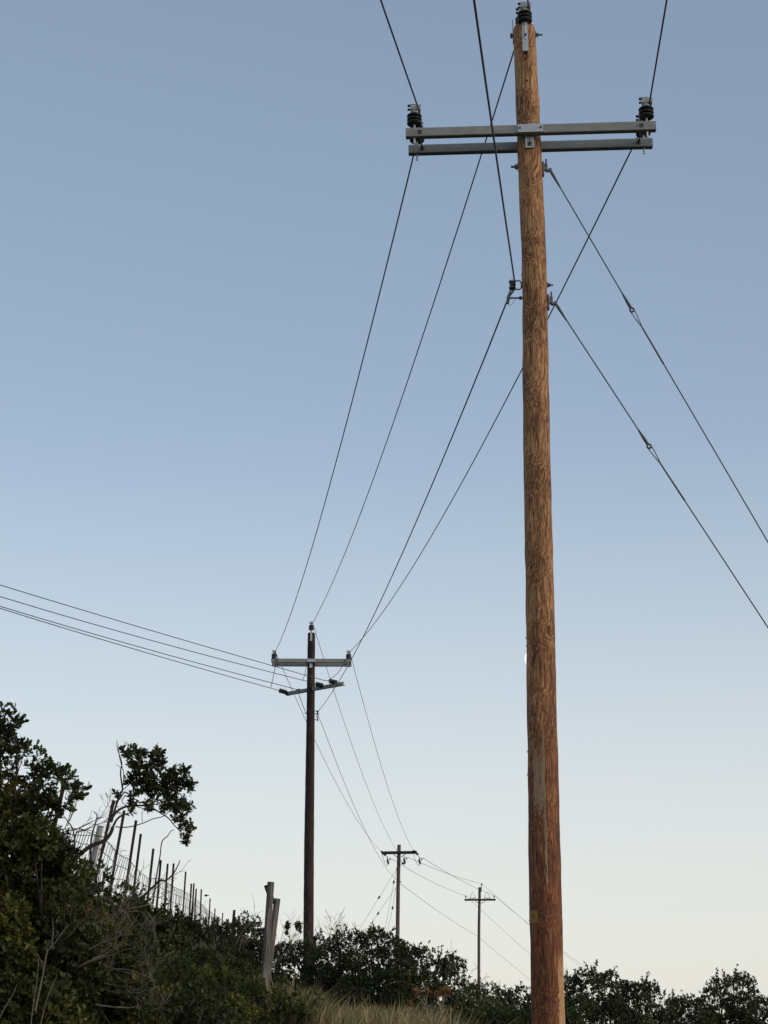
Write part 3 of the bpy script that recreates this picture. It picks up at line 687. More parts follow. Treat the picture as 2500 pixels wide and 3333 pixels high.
# woven wire: stations along the fence line, sagging between the posts
def top_wire_px(px): return interp([150, 200, 262, 337, 359, 388, 418, 443, 464, 485, 519, 561, 590, 612, 641, 675, 696, 730, 760], [2690, 2697, 2697, 2727, 2748, 2784, 2794, 2826, 2845, 2860, 2858, 2884, 2897, 2908, 2929, 2960, 2975, 2999, 3006], px)
def fence_panel(lo, hi, name):
    wm = MB(); pxs = []; px = lo
    while px < hi:
        pxs.append(px); px += max(2.2, 7.6 * 22 / fd(px))
    tops = []; bots = []; lnf = lambda p: interp(fx, flean, p)
    for k, p in enumerate(pxs):
        Y = fd(p) + .05; T = at(p, top_wire_px(p), Y); h = 1.15; wob = .05 * mnoise.noise((k * .35, 1, 0)) + .04 * random.uniform(-1, 1)
        Bq = Vector((T.x - (lnf(p) + .02 + wob) * h, Y, T.z - h + .1 * mnoise.noise((k * .2, 4, 0)))); tops.append(T); bots.append(Bq)
        bow = .05 * mnoise.noise((k * .31, 9, 0)) + .02 * random.uniform(-1, 1)
        pts = [T.lerp(Bq, i / 5) + Vector((bow * math.sin(math.pi * i / 5), 0, 0)) for i in range(6)]
        wm.tube(pts, .0052 if Y < 34 else .0064, 3, cap=False)
    for hf in (0, .13, .28, .45, .62, .80, 1.0):
        wm.tube([t_.lerp(b_, hf) + Vector((0, 0, .02 * mnoise.noise((i * .4, hf * 9, 2)))) for i, (t_, b_) in enumerate(zip(tops, bots))], .0062, 3, cap=False)
    return wm.build(name, M['mesh'], fence)
fence_panel(150, 760, 'woven_wire')

# ------------------------------------------------------------------ silvered brace posts
YB = 22.0
def zp(x, y, Y=YB): return at(830 + x * .1807, 2840 + y * .1807, Y)
brace = thing('fence_brace', zp(150, 2000), 'two silver-grey weathered wooden posts leaning together, joined by a short rail', 'fence posts')
def wpost(Tc, Bc, hw, Y, dep=.045, chx=.01):
    T = zp(*Tc, Y); B = zp(*Bc, Y); B = B + (B - T) * .25; ax = (T - B).normalized()
    sx = (Vector((1, .35, 0)) - ax * ax.x).normalized(); sy = ax.cross(sx)
    return MB().box((T + B) / 2, ax, sx, sy, (T - B).length / 2, hw, dep, chx).build('post', M['silver_wood'], brace)
wpost((287, 170), (160, 2030), .036, YB); wpost((402, 470), (215, 1980), .034, YB + .5)
A_ = zp(197, 175, YB + .06); D_ = zp(345, 600, YB + .42)
m = MB(); dd = (D_ - A_).normalized(); m.box((zp(205, 250, YB + .1) + zp(330, 540, YB + .5)) / 2, dd, (0, 1, 0), dd.cross(Vector((0, 1, 0))), (zp(330, 540) - zp(205, 250)).length / 2 + .07, .05, .035, .006)
m.build('rail', M['dark_arm'], brace)

# ------------------------------------------------------------------ foliage
def lobed():
    h = [(.045, .10), (.17, .20), (.08, .32), (.27, .45), (.11, .56), (.30, .72), (.15, .80), (.13, .93)]
    v = [(0, 0)] + h + [(0, 1)] + [(-x, y) for x, y in h[::-1]]
    n = len(h); return np.array([(x, y, -.35 * abs(x) + .10 * math.sin(y * 2.6)) for x, y in v]), [list(range(0, n + 2)), [0] + list(range(n + 1, 2 * n + 2))]
def oval():
    v = [(0, 0), (.20, .3), (.24, .68), (0, 1), (-.24, .68), (-.20, .3)]
    return np.array([(x, y, -.35 * abs(x)) for x, y in v]), [[0, 1, 2, 3], [0, 3, 4, 5]]
LOB, OVL = lobed(), oval()
def mesh_np(name, V, faces_tpl, nv, n, tone, mat, parent, loc=None):
    o0 = origin(parent) if parent else Vector(loc or (0, 0, 0))
    V = V.reshape(-1, 3) - np.array(o0)
    loops = np.concatenate([np.array(f) for f in faces_tpl]); cnt = np.array([len(f) for f in faces_tpl])
    Lp = (loops[None, :] + (np.arange(n) * nv)[:, None]).ravel(); tot = np.tile(cnt, n); st = np.concatenate([[0], np.cumsum(tot)[:-1]])
    me = bpy.data.meshes.new(name); me.vertices.add(len(V)); me.vertices.foreach_set('co', V.ravel().astype(np.float32))
    me.loops.add(len(Lp)); me.loops.foreach_set('vertex_index', Lp.astype(np.int32))
    me.polygons.add(len(tot)); me.polygons.foreach_set('loop_start', st.astype(np.int32)); me.polygons.foreach_set('loop_total', tot.astype(np.int32))
    me.update(calc_edges=True)
    at_ = me.attributes.new('tone', 'FLOAT', 'FACE'); at_.data.foreach_set('value', np.repeat(tone, len(faces_tpl)).astype(np.float32))
    me.materials.append(mat); o = bpy.data.objects.new(name, me); COL.objects.link(o)
    if parent: o.parent = parent
    else: o.location = o0
    return o
def norm(a): return a / (np.linalg.norm(a, axis=-1, keepdims=True) + 1e-9)
def leaves(name, P, D, tone, size, nl, tpl, mat, parent, spread=(18, 85), gapl=.02):
    """P, D: sprig positions and directions; every sprig carries nl leaves fanned round its tip"""
    V0, Fc = tpl; N = len(P); P = np.repeat(P, nl, 0); D = norm(np.repeat(D, nl, 0)); tn = np.repeat(tone, nl)
    M_ = len(P); ref = np.where(np.abs(D[:, 2:3]) < .9, np.array([[0, 0, 1.]]), np.array([[1., 0, 0]]))
    a = norm(np.cross(D, ref)); b = np.cross(D, a); ph = (np.tile(np.arange(nl), N) * 2.4 + np.repeat(rng.uniform(0, 6.28, N), nl))[:, None]
    al = np.radians(rng.uniform(*spread, M_))[:, None]; e = norm(np.cos(al) * D + np.sin(al) * (np.cos(ph) * a + np.sin(ph) * b))
    wv = norm(np.cross(e, D) + .35 * rng.normal(size=(M_, 3))); wv = norm(wv - e * (wv * e).sum(1, keepdims=True)); nn_ = np.cross(e, wv)
    L = (size * rng.uniform(.65, 1.2, M_))[:, None]
    base = P + D * (rng.uniform(-.5, .5, M_)[:, None] * size)
    V = base[:, None, :] + L[:, None, :] * (wv[:, None, :] * V0[None, :, 0:1] + e[:, None, :] * V0[None, :, 1:2] + nn_[:, None, :] * V0[None, :, 2:3])
    tn = np.clip(tn + rng.normal(0, .12, M_), 0, 1)
    return mesh_np(name, V, Fc, len(V0), M_, tn, mat, parent)
def twig(m, p, d, L, r, depth, wig=.35, kids=(2, 3), minr=.0012, droop=0):
    pts = [Vector(p)]; rs = [r]; d = Vector(d).normalized(); n = 5; ends = []
    for i in range(n):
        d = (d + Vector((random.uniform(-1, 1), random.uniform(-1, 1), random.uniform(-1, 1))) * wig * .45 - Vector((0, 0, droop)) * .1).normalized()
        pts.append(pts[-1] + d * (L / n)); rs.append(max(r * (1 - .55 * (i + 1) / n), minr))
    m.tube(pts, rs, 5 if r > .004 else 3)
    if depth > 0:
        for _ in range(random.randint(*kids)):
            k = random.randint(2, n); dd = (d + Vector((random.uniform(-1, 1), random.uniform(-1, 1), random.uniform(-.6, 1))) * .8).normalized()
            ends += twig(m, pts[k], dd, L * random.uniform(.45, .7), rs[k] * .7, depth - 1, wig, kids, minr, droop)
    else: ends.append((pts[-1], d))
    return ends
SHRUB_N = [0]
def shrub(label, skyl, Y, r=.3, thick=.5, dens=160, size=.06, nl=8, tpl=OVL, mat='leaf_far', tone=(.15, .7), fwd=.25, rows=9, pybot=3420,
          bare=0, bare_px=None, bare_len=.5, name='oak_shrub', cat='shrub', warm=None, gap=.25, group='oak shrubs on the slope', topr=.6):
    sx = [p[0] for p in skyl]; sy = [p[1] for p in skyl]; xm = (sx[0] + sx[-1]) / 2
    base = at(xm, 3300, Y); base.z = ground_z(base.x, Y)
    if Y > 23: size *= .74; dens *= 1.6
    root = thing(name, base, label, cat, group); PP, DD, TT, CL = [], [], [], []
    pxm = F / (Y + .5)
    row = 0; off = 0.0; DK = 1.0 if Y < 14 else 2.1
    while row < rows:
        rr = r * (topr if row == 0 else (.8 if row == 1 else 1.0)); step = rr * pxm * (.95 if row == 0 else 1.05); x = sx[0] + step * random.uniform(0, .8)
        off_px = off + rr * pxm * .85
        while x < sx[-1]:
            xx = x + random.uniform(-.25, .25) * step; py = interp(sx, sy, xx) + off_px + random.uniform(-.1, .5) * rr * pxm * (.5 if row == 0 else 1)
            Yc = Y - fwd * row + random.uniform(-1, 1) * thick * (.5 if row == 0 else 1)
            if py < pybot and not (row == 0 and random.random() < gap):
                c = at(xx, py, Yc); rad = rr * random.uniform(.75, 1.2)
                if c.z > ground_z(c.x, Yc) - .1:
                    CL.append((c, rad)); n = max(6, int(dens * DK * (1.0 if row == 0 else (1.3 if row == 1 else (2.0 if row < 4 else 2.6))) * rad * rad / (r * r) * random.uniform(.7, 1.2)))
                    u = norm(rng.normal(size=(n, 3)) + np.array([0, -.15, .30])); q = rng.uniform(.45, 1.0, n)[:, None] ** .6
                    PP.append(np.array(c) + u * rad * q * np.array([1.05, 1.05, .9])); DD.append(u + np.array([0, 0, .75]) + .35 * rng.normal(size=(n, 3)))
                    tb_ = random.uniform(*tone) + .12 * mnoise.noise((xx * .012, py * .012, Y))
                    if warm: tb_ = tb_ + warm(xx, py)
                    TT.append(np.full(n, tb_) + rng.normal(0, .05, n))
            x += step
        off += rr * pxm * (1.25 if row else 1.35); row += 1
    shoots = []
    if Y > 14:     # upright leafy shoots breaking the outline
        for _ in range(int((sx[-1] - sx[0]) / 7)):
            px = random.uniform(sx[0], sx[-1]); c = np.array(at(px, interp(sx, sy, px) + random.uniform(16, 48), Y + random.uniform(-.4, .4)))
            d = norm(np.array([random.gauss(0, .45), random.gauss(0, .3), 1.0])); L = random.uniform(.06, .24); k = random.randint(3, 6); t = np.linspace(.15, 1, k)[:, None]
            PP.append(c + d * L * t + rng.normal(0, .006, (k, 3))); DD.append(np.repeat(d[None], k, 0) + .3 * rng.normal(size=(k, 3))); TT.append(np.full(k, random.uniform(*tone))); shoots.append((c - d * .15, c + d * L))
    P = np.concatenate(PP); D = np.concatenate(DD); T = np.concatenate(TT)
    leaves('foliage', P, D, T, size, nl, tpl, M[mat], root)
    st = MB(); gb = [Vector((base.x + random.uniform(-.8, .8), Y + random.uniform(-.3, .3), 0)) for _ in range(7)]
    for g in gb: g.z = ground_z(g.x, g.y) - .05
    for c, rad in CL:
        g = min(gb, key=lambda q_: abs(q_.x - c.x) + random.uniform(0, .5)); g = g.copy(); g.x += (c.x - g.x) * .35
        k1 = g.lerp(c, .45) + Vector((random.uniform(-.1, .1), random.uniform(-.1, .1), .05))
        st.tube([g, k1, c], [.016, .011, .004], 4, cap=False)
        for _ in range(5):
            e = c + Vector(norm(rng.normal(size=3) + np.array([0, 0, .4]))) * rad * .9
            st.tube([c.lerp(k1, random.uniform(0, .3)), c.lerp(e, .5) + Vector((0, 0, .02)), e], [.0045, .003, .0015], 3, cap=False)
    for a_, b_ in shoots: st.tube([a_, b_], [.004, .0018], 3, cap=False)
    st.build('stems', M['bark'], root)
    if bare:
        for _ in range(bare):
            bt = MB()
            px = random.uniform(*(bare_px or (sx[0], sx[-1]))); c = at(px, interp(sx, sy, px) + random.uniform(5, 60), Y + random.uniform(-.5, .4))
            twig(bt, c - UP * .2, Vector((random.uniform(-.4, .4), random.uniform(-.3, .3), 1)), bare_len * random.uniform(.35, .8), .004 if Y < 20 else .006, 2, .5, minr=.0014 if Y < 20 else .0022)
            bt.build('bare_twig', M['drytwig'], root)
    return root

# big near oak shrub on the left, in its autumn-tinged leaf
skA = [(-260, 2200), (-120, 2240), (-60, 2300), (20, 2392), (45, 2392), (70, 2435), (88, 2465), (125, 2462), (140, 2478), (168, 2500), (192, 2514), (196, 2545), (186, 2600), (176, 2640), (186, 2670), (196, 2745), (226, 2775), (255, 2805)]
warmA = lambda x, y: .62 * math.exp(-((x - 5) / 75) ** 2 - ((y - 2590) / 90) ** 2) + .35 * math.exp(-((x - 25) / 40) ** 2 - ((y - 2810) / 40) ** 2)
shrub('tall dense oak shrub filling the left edge, dark green with a few yellowing leaves', skA, 11.6, .20, .35, 96, .046, 8, LOB, 'leaf', (.10, .62), .05, 26, 3420, 0, warm=warmA, gap=.15, topr=.7)
bA = bpy.data.objects['oak_shrub']
# single sprigs breaking its outline
spr = [(8, 2320, (.1, 0, 1)), (2, 2335, (-.2, 0, 1)), (40, 2345, (.2, 0, 1)), (60, 2350, (1, 0, .6)), (4, 2375, (0, 0, 1)), (25, 2368, (.8, 0, .3)), (36, 2398, (0, 0, 1)), (132, 2468, (.3, 0, 1)), (160, 2500, (.1, 0, 1)), (200, 2514, (1, 0, .5)),
       (240, 2575, (.3, 0, 1)), (252, 2590, (1, 0, .3)), (245, 2595, (.9, 0, .1)), (216, 2640, (1, 0, .3)), (70, 2430, (1, 0, .5))]
SP = np.array([at(x, y, 11.5) for x, y, d in spr]); SD = np.array([d for x, y, d in spr], float)
SP = np.repeat(SP, 3, 0) + rng.normal(0, .018, (len(spr) * 3, 3)); SD = np.repeat(SD, 3, 0)
leaves('sprig_leaves', SP, SD, rng.uniform(.1, .5, len(SP)), .055, 7, LOB, M['leaf'], bA, (10, 60))
tw = MB()
for (a_, b_) in (((-30, 2420), (36, 2375)), ((36, 2375), (62, 2352)), ((200, 2640), (225, 2605)), ((225, 2605), (255, 2590)), ((36, 2470), (40, 2395)), ((225, 2605), (238, 2585)), ((60, 2580), (170, 2545))):
    tw.tube([at(*a_, 11.5), at((a_[0] + b_[0]) / 2, (a_[1] + b_[1]) / 2 + 4, 11.5), at(*b_, 11.5)], [.006, .004, .003], 5)
tw.build('branch', M['bark'], bA)

# leaning oak with one wind-blown crown
YT = 13.0
def z5(x, y, Y=YT): return at(x * .4219, 2250 + y * .4219, Y)
oak = thing('oak_tree', Vector((z5(330, 1700).x, YT, ground_z(z5(330, 1700).x, YT))), 'slender crooked oak leaning right with one ragged crown against the sky', 'tree')
tk = MB()
def limb(P, r0, r1_, n=6): 
    pts = smoothp([z5(*p) for p in P], 4); k = len(pts); tk.tube(pts, [.62 * (r0 + (r1_ - r0) * i / (k - 1)) for i in range(k)], n)
limb([(200, 2100, 12.9), (330, 1620, 12.9), (470, 1420), (600, 1275), (700, 1195), (800, 1155), (850, 1100), (870, 1050)], .034, .022, 8)
limb([(870, 1050), (905, 985), (960, 950), (1000, 960)], .016, .008); limb([(850, 1000), (900, 930), (970, 890), (1060, 880)], .018, .012)
limb([(860, 1010), (890, 900), (925, 800), (945, 760), (935, 680), (930, 620), (940, 560), (925, 500), (905, 440), (903, 380)], .015, .004)
limb([(945, 760), (955, 640), (935, 560), (920, 500), (912, 410)], .006, .003, 4); limb([(935, 590), (910, 575), (895, 562)], .004, .002, 4)
limb([(1060, 880), (1150, 890), (1240, 940), (1300, 980), (1350, 1040), (1400, 1090), (1430, 1150)], .012, .004)
limb([(1060, 880), (1000, 800), (1040, 740), (1080, 660), (1120, 610)], .009, .004); limb([(1150, 890), (1210, 830), (1290, 760), (1360, 700)], .008, .003)
limb([(890, 1045), (960, 1050), (1030, 1040), (1110, 1015), (1180, 985), (1260, 965), (1300, 930)], .008, .005)
limb([(1100, 1010), (1095, 960), (1105, 900)], .004, .003, 4); limb([(970, 800), (940, 850), (970, 880)], .006, .004, 4); limb([(930, 830), (880, 800)], .004, .002, 4)
limb([(1000, 800), (960, 780), (925, 830), (880, 870), (850, 1010)], .008, .010, 5)
limb([(1240, 940), (1230, 890), (1260, 850)], .004, .003, 4); limb([(1360, 700), (1430, 640), (1450, 600)], .003, .002, 4); limb([(1360, 720), (1460, 740), (1525, 728)], .004, .002, 4); limb([(1320, 650), (1360, 600), (1365, 550)], .003, .002, 4)
tk.build('trunk', M['bark'], oak, smooth=True)
blobs = [(1000, 500, 45), (1010, 590, 55), (1060, 540, 55), (1080, 640, 75), (1030, 700, 60), (1100, 490, 32), (1150, 700, 80), (1110, 770, 70), (1030, 800, 40), (1210, 500, 55), (1190, 580, 62), (1240, 560, 42), (1230, 470, 30), (1240, 690, 70), (1200, 780, 55),
         (1320, 650, 62), (1390, 640, 58), (1340, 730, 70), (1410, 720, 50), (1430, 610, 26), (1460, 720, 36), (1470, 760, 22), (1290, 820, 55), (1370, 830, 50), (1400, 900, 50), (1440, 890, 36), (1330, 900, 45), (1290, 900, 35), (1260, 770, 50), (1455, 905, 24),
         (1130, 880, 30), (1020, 880, 22), (1010, 930, 22), (1140, 920, 20), (1190, 840, 30), (1390, 990, 34), (1420, 1060, 32), (1460, 1040, 28), (1465, 1090, 26), (1420, 1140, 20), (1445, 1180, 13), (1360, 1000, 18), (960, 470, 16), (890, 805, 12), (1060, 460, 18), (1000, 455, 20), (1255, 910, 20)]
PP, DD, TT = [], [], []
for (x, y, r_) in blobs:
    rad = r_ * .4219 / F * 13.3; c = np.array(z5(x, y, YT + random.uniform(-.2, .2))); n = max(4, int(r_ ** 1.7 * .0135)); u = norm(rng.normal(size=(n, 3)) + np.array([.05, 0, .15]))
    PP.append(c + u * rad * rng.uniform(.3, 1.0, n)[:, None]); DD.append(u + np.array([.1, 0, .8]) + .3 * rng.normal(size=(n, 3))); t0 = random.uniform(.1, .5) + (.25 if 1350 < x < 1420 and 620 < y < 720 else 0); TT.append(np.full(n, t0))
leaves('crown', np.concatenate(PP), np.concatenate(DD), np.concatenate(TT), .044, 7, LOB, M['leaf'], oak, (15, 80))
cb = MB(); seen = []
for P_ in PP:
    c = Vector(P_.mean(0))
    if seen: cb.tube([min(seen, key=lambda q_: (q_ - c).length), c], [.004, .003], 4)
    seen.append(c)
    for q in P_[::3]: cb.tube([c, (c + Vector(q)) / 2 + Vector((0, 0, .01)), Vector(q)], [.004, .003, .0015], 3, cap=False)
cb.build('twigs', M['bark'], oak)

# bare saplings and dead shrubs near the fence
def bare_thing(name, label, strokes, Y, fine, cat='bush', mat='bark'):
    m = MB()
    for P, r0, r1_ in strokes:
        pts = smoothp([z5(x, y, Y) for x, y in P], 4); k = len(pts); m.tube(pts, [r0 + (r1_ - r0) * i / (k - 1) for i in range(k)], 5)
    for (x, y, dx, dz, L, r0, dep) in fine: twig(m, z5(x, y, Y), Vector((dx, random.uniform(-.3, .3), dz)), L, r0, dep, .35)
    o = m.build(name, M[mat], None, smooth=True, loc=z5(*strokes[0][0][0], Y)); return tag(o, label, cat, 'bare saplings by the fence')
bare_thing('bare_sapling', 'dark forked bare twig standing between the big shrub and the pale grey post', [([(690, 1500), (700, 1200), (712, 1100), (735, 1020), (748, 960), (722, 925)], .010, .003), ([(748, 985), (768, 968)], .003, .002)], 13.2, [])
bare_thing('bare_sapling', 'curving bare sapling rising in front of the middle fence posts', [([(1180, 1640), (1200, 1480), (1215, 1380), (1235, 1270), (1250, 1160), (1290, 1120), (1320, 1078), (1342, 1070)], .007, .0028), ([(1250, 1165), (1262, 1140), (1290, 1125)], .004, .002)], 14, [])
bare_thing('bare_sapling', 'long bare grey branch reaching up to the right across the fence', [([(900, 1800), (1080, 1610), (1160, 1530), (1240, 1460), (1270, 1462), (1330, 1420), (1375, 1340), (1390, 1303)], .013, .0032), ([(1240, 1460), (1252, 1440)], .005, .003), ([(1190, 1500), (1230, 1440), (1228, 1400)], .004, .002)], 14, [])
bare_thing('dead_bush', 'pale leafless bush of fine tangled twigs beside the big left shrub', [([(560, 1260), (575, 1160), (560, 1060), (520, 1000), (490, 960)], .008, .003), ([(575, 1160), (600, 1080), (680, 1070), (760, 1100)], .005, .002)], 12.6,
           [(500, 1060, .3, 1, .22, .004, 3), (520, 1040, .5, 1, .25, .004, 3), (560, 1080, .7, .6, .26, .004, 3), (600, 1090, 1, .3, .22, .004, 3), (640, 1080, .8, .5, .2, .0035, 3), (480, 1090, 1, .3, .22, .004, 3), (500, 1100, 1, -.1, .3, .004, 3), (540, 1000, .2, 1, .16, .003, 2)], 'bush', 'drytwig')

# tangled brush below the leaning oak
skB = [(130, 2830), (240, 2800), (270, 2796), (300, 2800), (318, 2792), (335, 2805), (322, 2850), (318, 2900), (345, 2885), (370, 2915), (400, 2890), (415, 2880), (430, 2900), (455, 2928), (470, 2950)]
shrub('tangle of small-leaved brush with bare grey twigs below the leaning oak', skB, 13.4, .17, .3, 42, .045, 7, LOB, 'leaf', (.15, .75), .06, 24, 3420, 0, gap=.3, topr=.7)
rB = bpy.data.objects['oak_shrub.001']
dt = MB()
def dead(x, y, dx, dz, L, r0, dep=3, Y=11.6): twig(dt, at(x, y, Y), Vector((dx, random.uniform(-.35, .1), dz)), L * .55, r0 * .6, dep, .6, minr=.0014)
for (x, y, dx, dz, L, r0) in ((250, 3150, 1, .55, .75, .012), (290, 3090, 1, .35, .8, .010), (200, 3180, 1, .45, .7, .008), (330, 3060, 1, .7, .55, .008), (300, 3120, 1, .12, .7, .008), (330, 3140, 1, -.25, .55, .007),
                              (240, 3170, 1, -.25, .45, .006), (310, 3270, 1, -.15, .5, .007), (350, 3160, 1, .1, .55, .006), (300, 3010, .9, .5, .6, .009), (330, 3000, 1, .45, .6, .009), (160, 3120, 1, .8, .6, .006),
                              (350, 3000, 1, .6, .5, .008), (360, 3080, 1, .2, .5, .006), (220, 3050, .8, .7, .5, .007), (400, 3120, 1, .3, .4, .005), (260, 3200, .9, .1, .5, .006), (340, 3200, 1, -.1, .4, .005)):
    dead(x, y, dx, dz, L, r0, 3, 11.2 + random.uniform(-.3, .5))
dt.build('bare_twigs', M['drytwig'], rB)
# the pale forked stalk and long grass stalks low on the left
sk = thing('dry_stalk', at(110, 3280, 9.6), 'pale forked dry stalk standing low in front of the left shrub', 'plant', 'dry stalks in the left corner')
m = MB()
for P, r0 in (([(115, 3290), (125, 3240), (140, 3170), (153, 3100), (170, 3080), (222, 3010)], .006), ([(168, 3082), (173, 3040), (171, 2985)], .004), ([(153, 3100), (150, 3080)], .003), ([(141, 3160), (130, 3120), (112, 3092)], .0025)):
    pts = smoothp([at(x, y, 9.6) for x, y in P], 4); k = len(pts); m.tube(pts, [r0 * (1 - .6 * i / (k - 1)) for i in range(k)], 5)
m.build('stem', M['drytwig'], sk)
for i, (P, lab) in enumerate((([(92, 3400), (110, 3260), (122, 3180), (126, 3120)], 'thin upright dry stem just left of the pale forked stalk'), ([(118, 3400), (150, 3260), (175, 3200), (186, 3170)], 'thin leaning dry stem just right of the pale forked stalk'), ([(-20, 3360), (10, 3290), (40, 3240), (55, 3205)], 'thin leaning dry stem in the bottom left corner'))):
    pts = smoothp([at(x, y, 9.3) for x, y in P], 4); k = len(pts)
    tag(MB().tube(pts, [.0035 * (1 - .6 * j / (k - 1)) for j in range(k)], 5).build('dry_stalk', M['straw' if i < 0 else 'drytwig'], None, smooth=True, loc=pts[0]), lab, 'plant', 'dry stalks in the left corner')

# brush further along the ridge
shrub('broad dark shrub in front of the fence foot, right of the leaning oak', [(395, 2950), (456, 2945), (506, 2984), (545, 2990), (582, 2986), (612, 3002)], 20.5, .30, .5, 60, .06, 8, OVL, 'leaf', (.05, .5), .35, 13, 3420, 3, gap=.2)
shrub('dark rounded shrub covering the ends of the fence posts', [(590, 2996), (625, 2994), (651, 3014), (693, 3003), (725, 3012), (748, 3008), (778, 3002), (790, 3012)], 24, .32, .5, 60, .06, 8, OVL, 'leaf_far', (.0, .5), .4, 12, 3420, 6, (690, 790), .6, gap=.2)
shrub('dark shrub directly left of the silver-grey posts, with bare tips', [(765, 3006), (800, 2998), (818, 2988), (835, 2994), (850, 3020), (872, 3050), (890, 3075)], 25.5, .28, .5, 62, .055, 8, OVL, 'leaf_far', (.0, .45), .4, 13, 3420, 6, None, .55, gap=.15)
shrub('sparse twiggy shrub between the silver-grey posts and the second pole', [(880, 3070), (905, 3075), (940, 3068), (975, 3072), (1000, 3074), (1040, 3070)], 29, .30, .4, 55, .055, 8, OVL, 'leaf_far', (.0, .45), .4, 12, 3420, 16, (895, 990), .75, gap=.3)
ts = bpy.data.objects['oak_shrub.005']
SP = []; SD = []
for (x, y) in ((927, 3014), (930, 3024), (973, 3014), (968, 3024), (980, 3020), (934, 3018), (965, 3016), (975, 3032), (932, 3040)):
    for _ in range(3): SP.append(np.array(at(x, y, 29)) + rng.normal(0, .02, 3)); SD.append((random.uniform(-.3, .3), 0, 1))
leaves('sprig_leaves', np.array(SP), np.array(SD), rng.uniform(0, .5, len(SP)), .065, 8, OVL, M['leaf_far'], ts, (20, 90))
shrub('upright dark shrub just right of the second pole, many bare tips', [(1010, 3055), (1029, 3050), (1045, 3032), (1065, 3012), (1078, 3048), (1100, 3030), (1125, 3022), (1150, 3050)], 28, .25, .4, 50, .05, 8, OVL, 'leaf_far', (.0, .45), .35, 13, 3420, 14, (1015, 1160), .65, gap=.3)
shrub('largest dark shrub in the middle, reaching the foot of the third pole', [(1135, 3050), (1162, 3036), (1190, 3034), (1216, 3020), (1245, 3034), (1268, 3026), (1285, 3045), (1312, 3062), (1330, 3080)], 27, .30, .5, 62, .055, 8, OVL, 'leaf_far', (.05, .6), .4, 13, 3420, 7, None, .45, gap=.15)
shrub('rounded dark shrub stepping down to the right of the third pole', [(1300, 3090), (1342, 3082), (1375, 3080), (1403, 3074), (1425, 3090), (1445, 3118), (1463, 3100), (1487, 3130), (1500, 3160), (1512, 3185)], 26, .27, .45, 58, .052, 8, OVL, 'leaf_far', (.05, .55), .38, 12, 3420, 5, None, .4, gap=.15)
shrub('thin greyish twiggy shrub left of the farthest pole', [(1490, 3190), (1520, 3188), (1545, 3205), (1575, 3196), (1590, 3212)], 31, .25, .4, 34, .05, 7, OVL, 'leaf_far', (.4, .9), .4, 11, 3420, 14, None, .5, gap=.3)
shrub('low leafy shrub at the foot of the farthest pole', [(1565, 3220), (1590, 3204), (1614, 3208), (1630, 3226), (1650, 3238)], 33, .28, .4, 46, .055, 8, OVL, 'leaf_far', (.05, .5), .4, 11, 3420, 1, gap=.2)
shrub('low leafy shrub touching the left side of the near pole', [(1635, 3240), (1655, 3228), (1675, 3222), (1692, 3208), (1708, 3222), (1725, 3236), (1760, 3240), (1800, 3225)], 33, .28, .4, 46, .055, 8, OVL, 'leaf_far', (.05, .5), .4, 11, 3420, 1, gap=.2)
shrub('bushy oak shrub directly right of the near pole, with pale bare twigs', [(1815, 3200), (1836, 3180), (1860, 3190), (1887, 3156), (1905, 3146), (1928, 3146), (1945, 3172), (1965, 3178), (1985, 3162), (2000, 3180), (2012, 3215)], 27, .26, .45, 54, .052, 8, OVL, 'leaf_far', (.05, .6), .35, 12, 3420, 4, (1840, 1890), .5, gap=.15)
shrub('twin-topped oak shrub, second right of the near pole', [(2000, 3215), (2030, 3200), (2045, 3192), (2062, 3215), (2085, 3190), (2096, 3178), (2110, 3196), (2137, 3208), (2155, 3214), (2175, 3240), (2195, 3258)], 28, .26, .45, 52, .052, 8, OVL, 'leaf_far', (.1, .65), .35, 12, 3420, 4, (2130, 2200), .35, gap=.15)
shrub('low dark oak shrub in the dip right of the twin-topped one', [(2180, 3262), (2205, 3256), (2235, 3240), (2260, 3246), (2285, 3250), (2300, 3245), (2320, 3262)], 28.5, .25, .45, 46, .052, 8, OVL, 'leaf_far', (.05, .5), .35, 11, 3420, 1, gap=.25)
rt = shrub('open-crowned young oak with see-through top near the right edge', [(2300, 3235), (2318, 3190), (2338, 3174), (2352, 3205), (2372, 3186), (2388, 3165), (2402, 3146), (2420, 3168), (2446, 3180), (2455, 3215), (2470, 3245)], 25, .17, .35, 17, .050, 7, OVL, 'leaf_far', (.1, .55), .2, 16, 3420, 2, None, .3, gap=.15, name='young_oak', cat='tree')
shrub('dark oak shrub cut off by the right edge of the view', [(2450, 3262), (2480, 3244), (2495, 3240), (2520, 3250), (2560, 3240), (2640, 3260)], 26, .26, .4, 44, .052, 8, OVL, 'leaf_far', (.05, .5), .35, 11, 3420, 2, gap=.2)
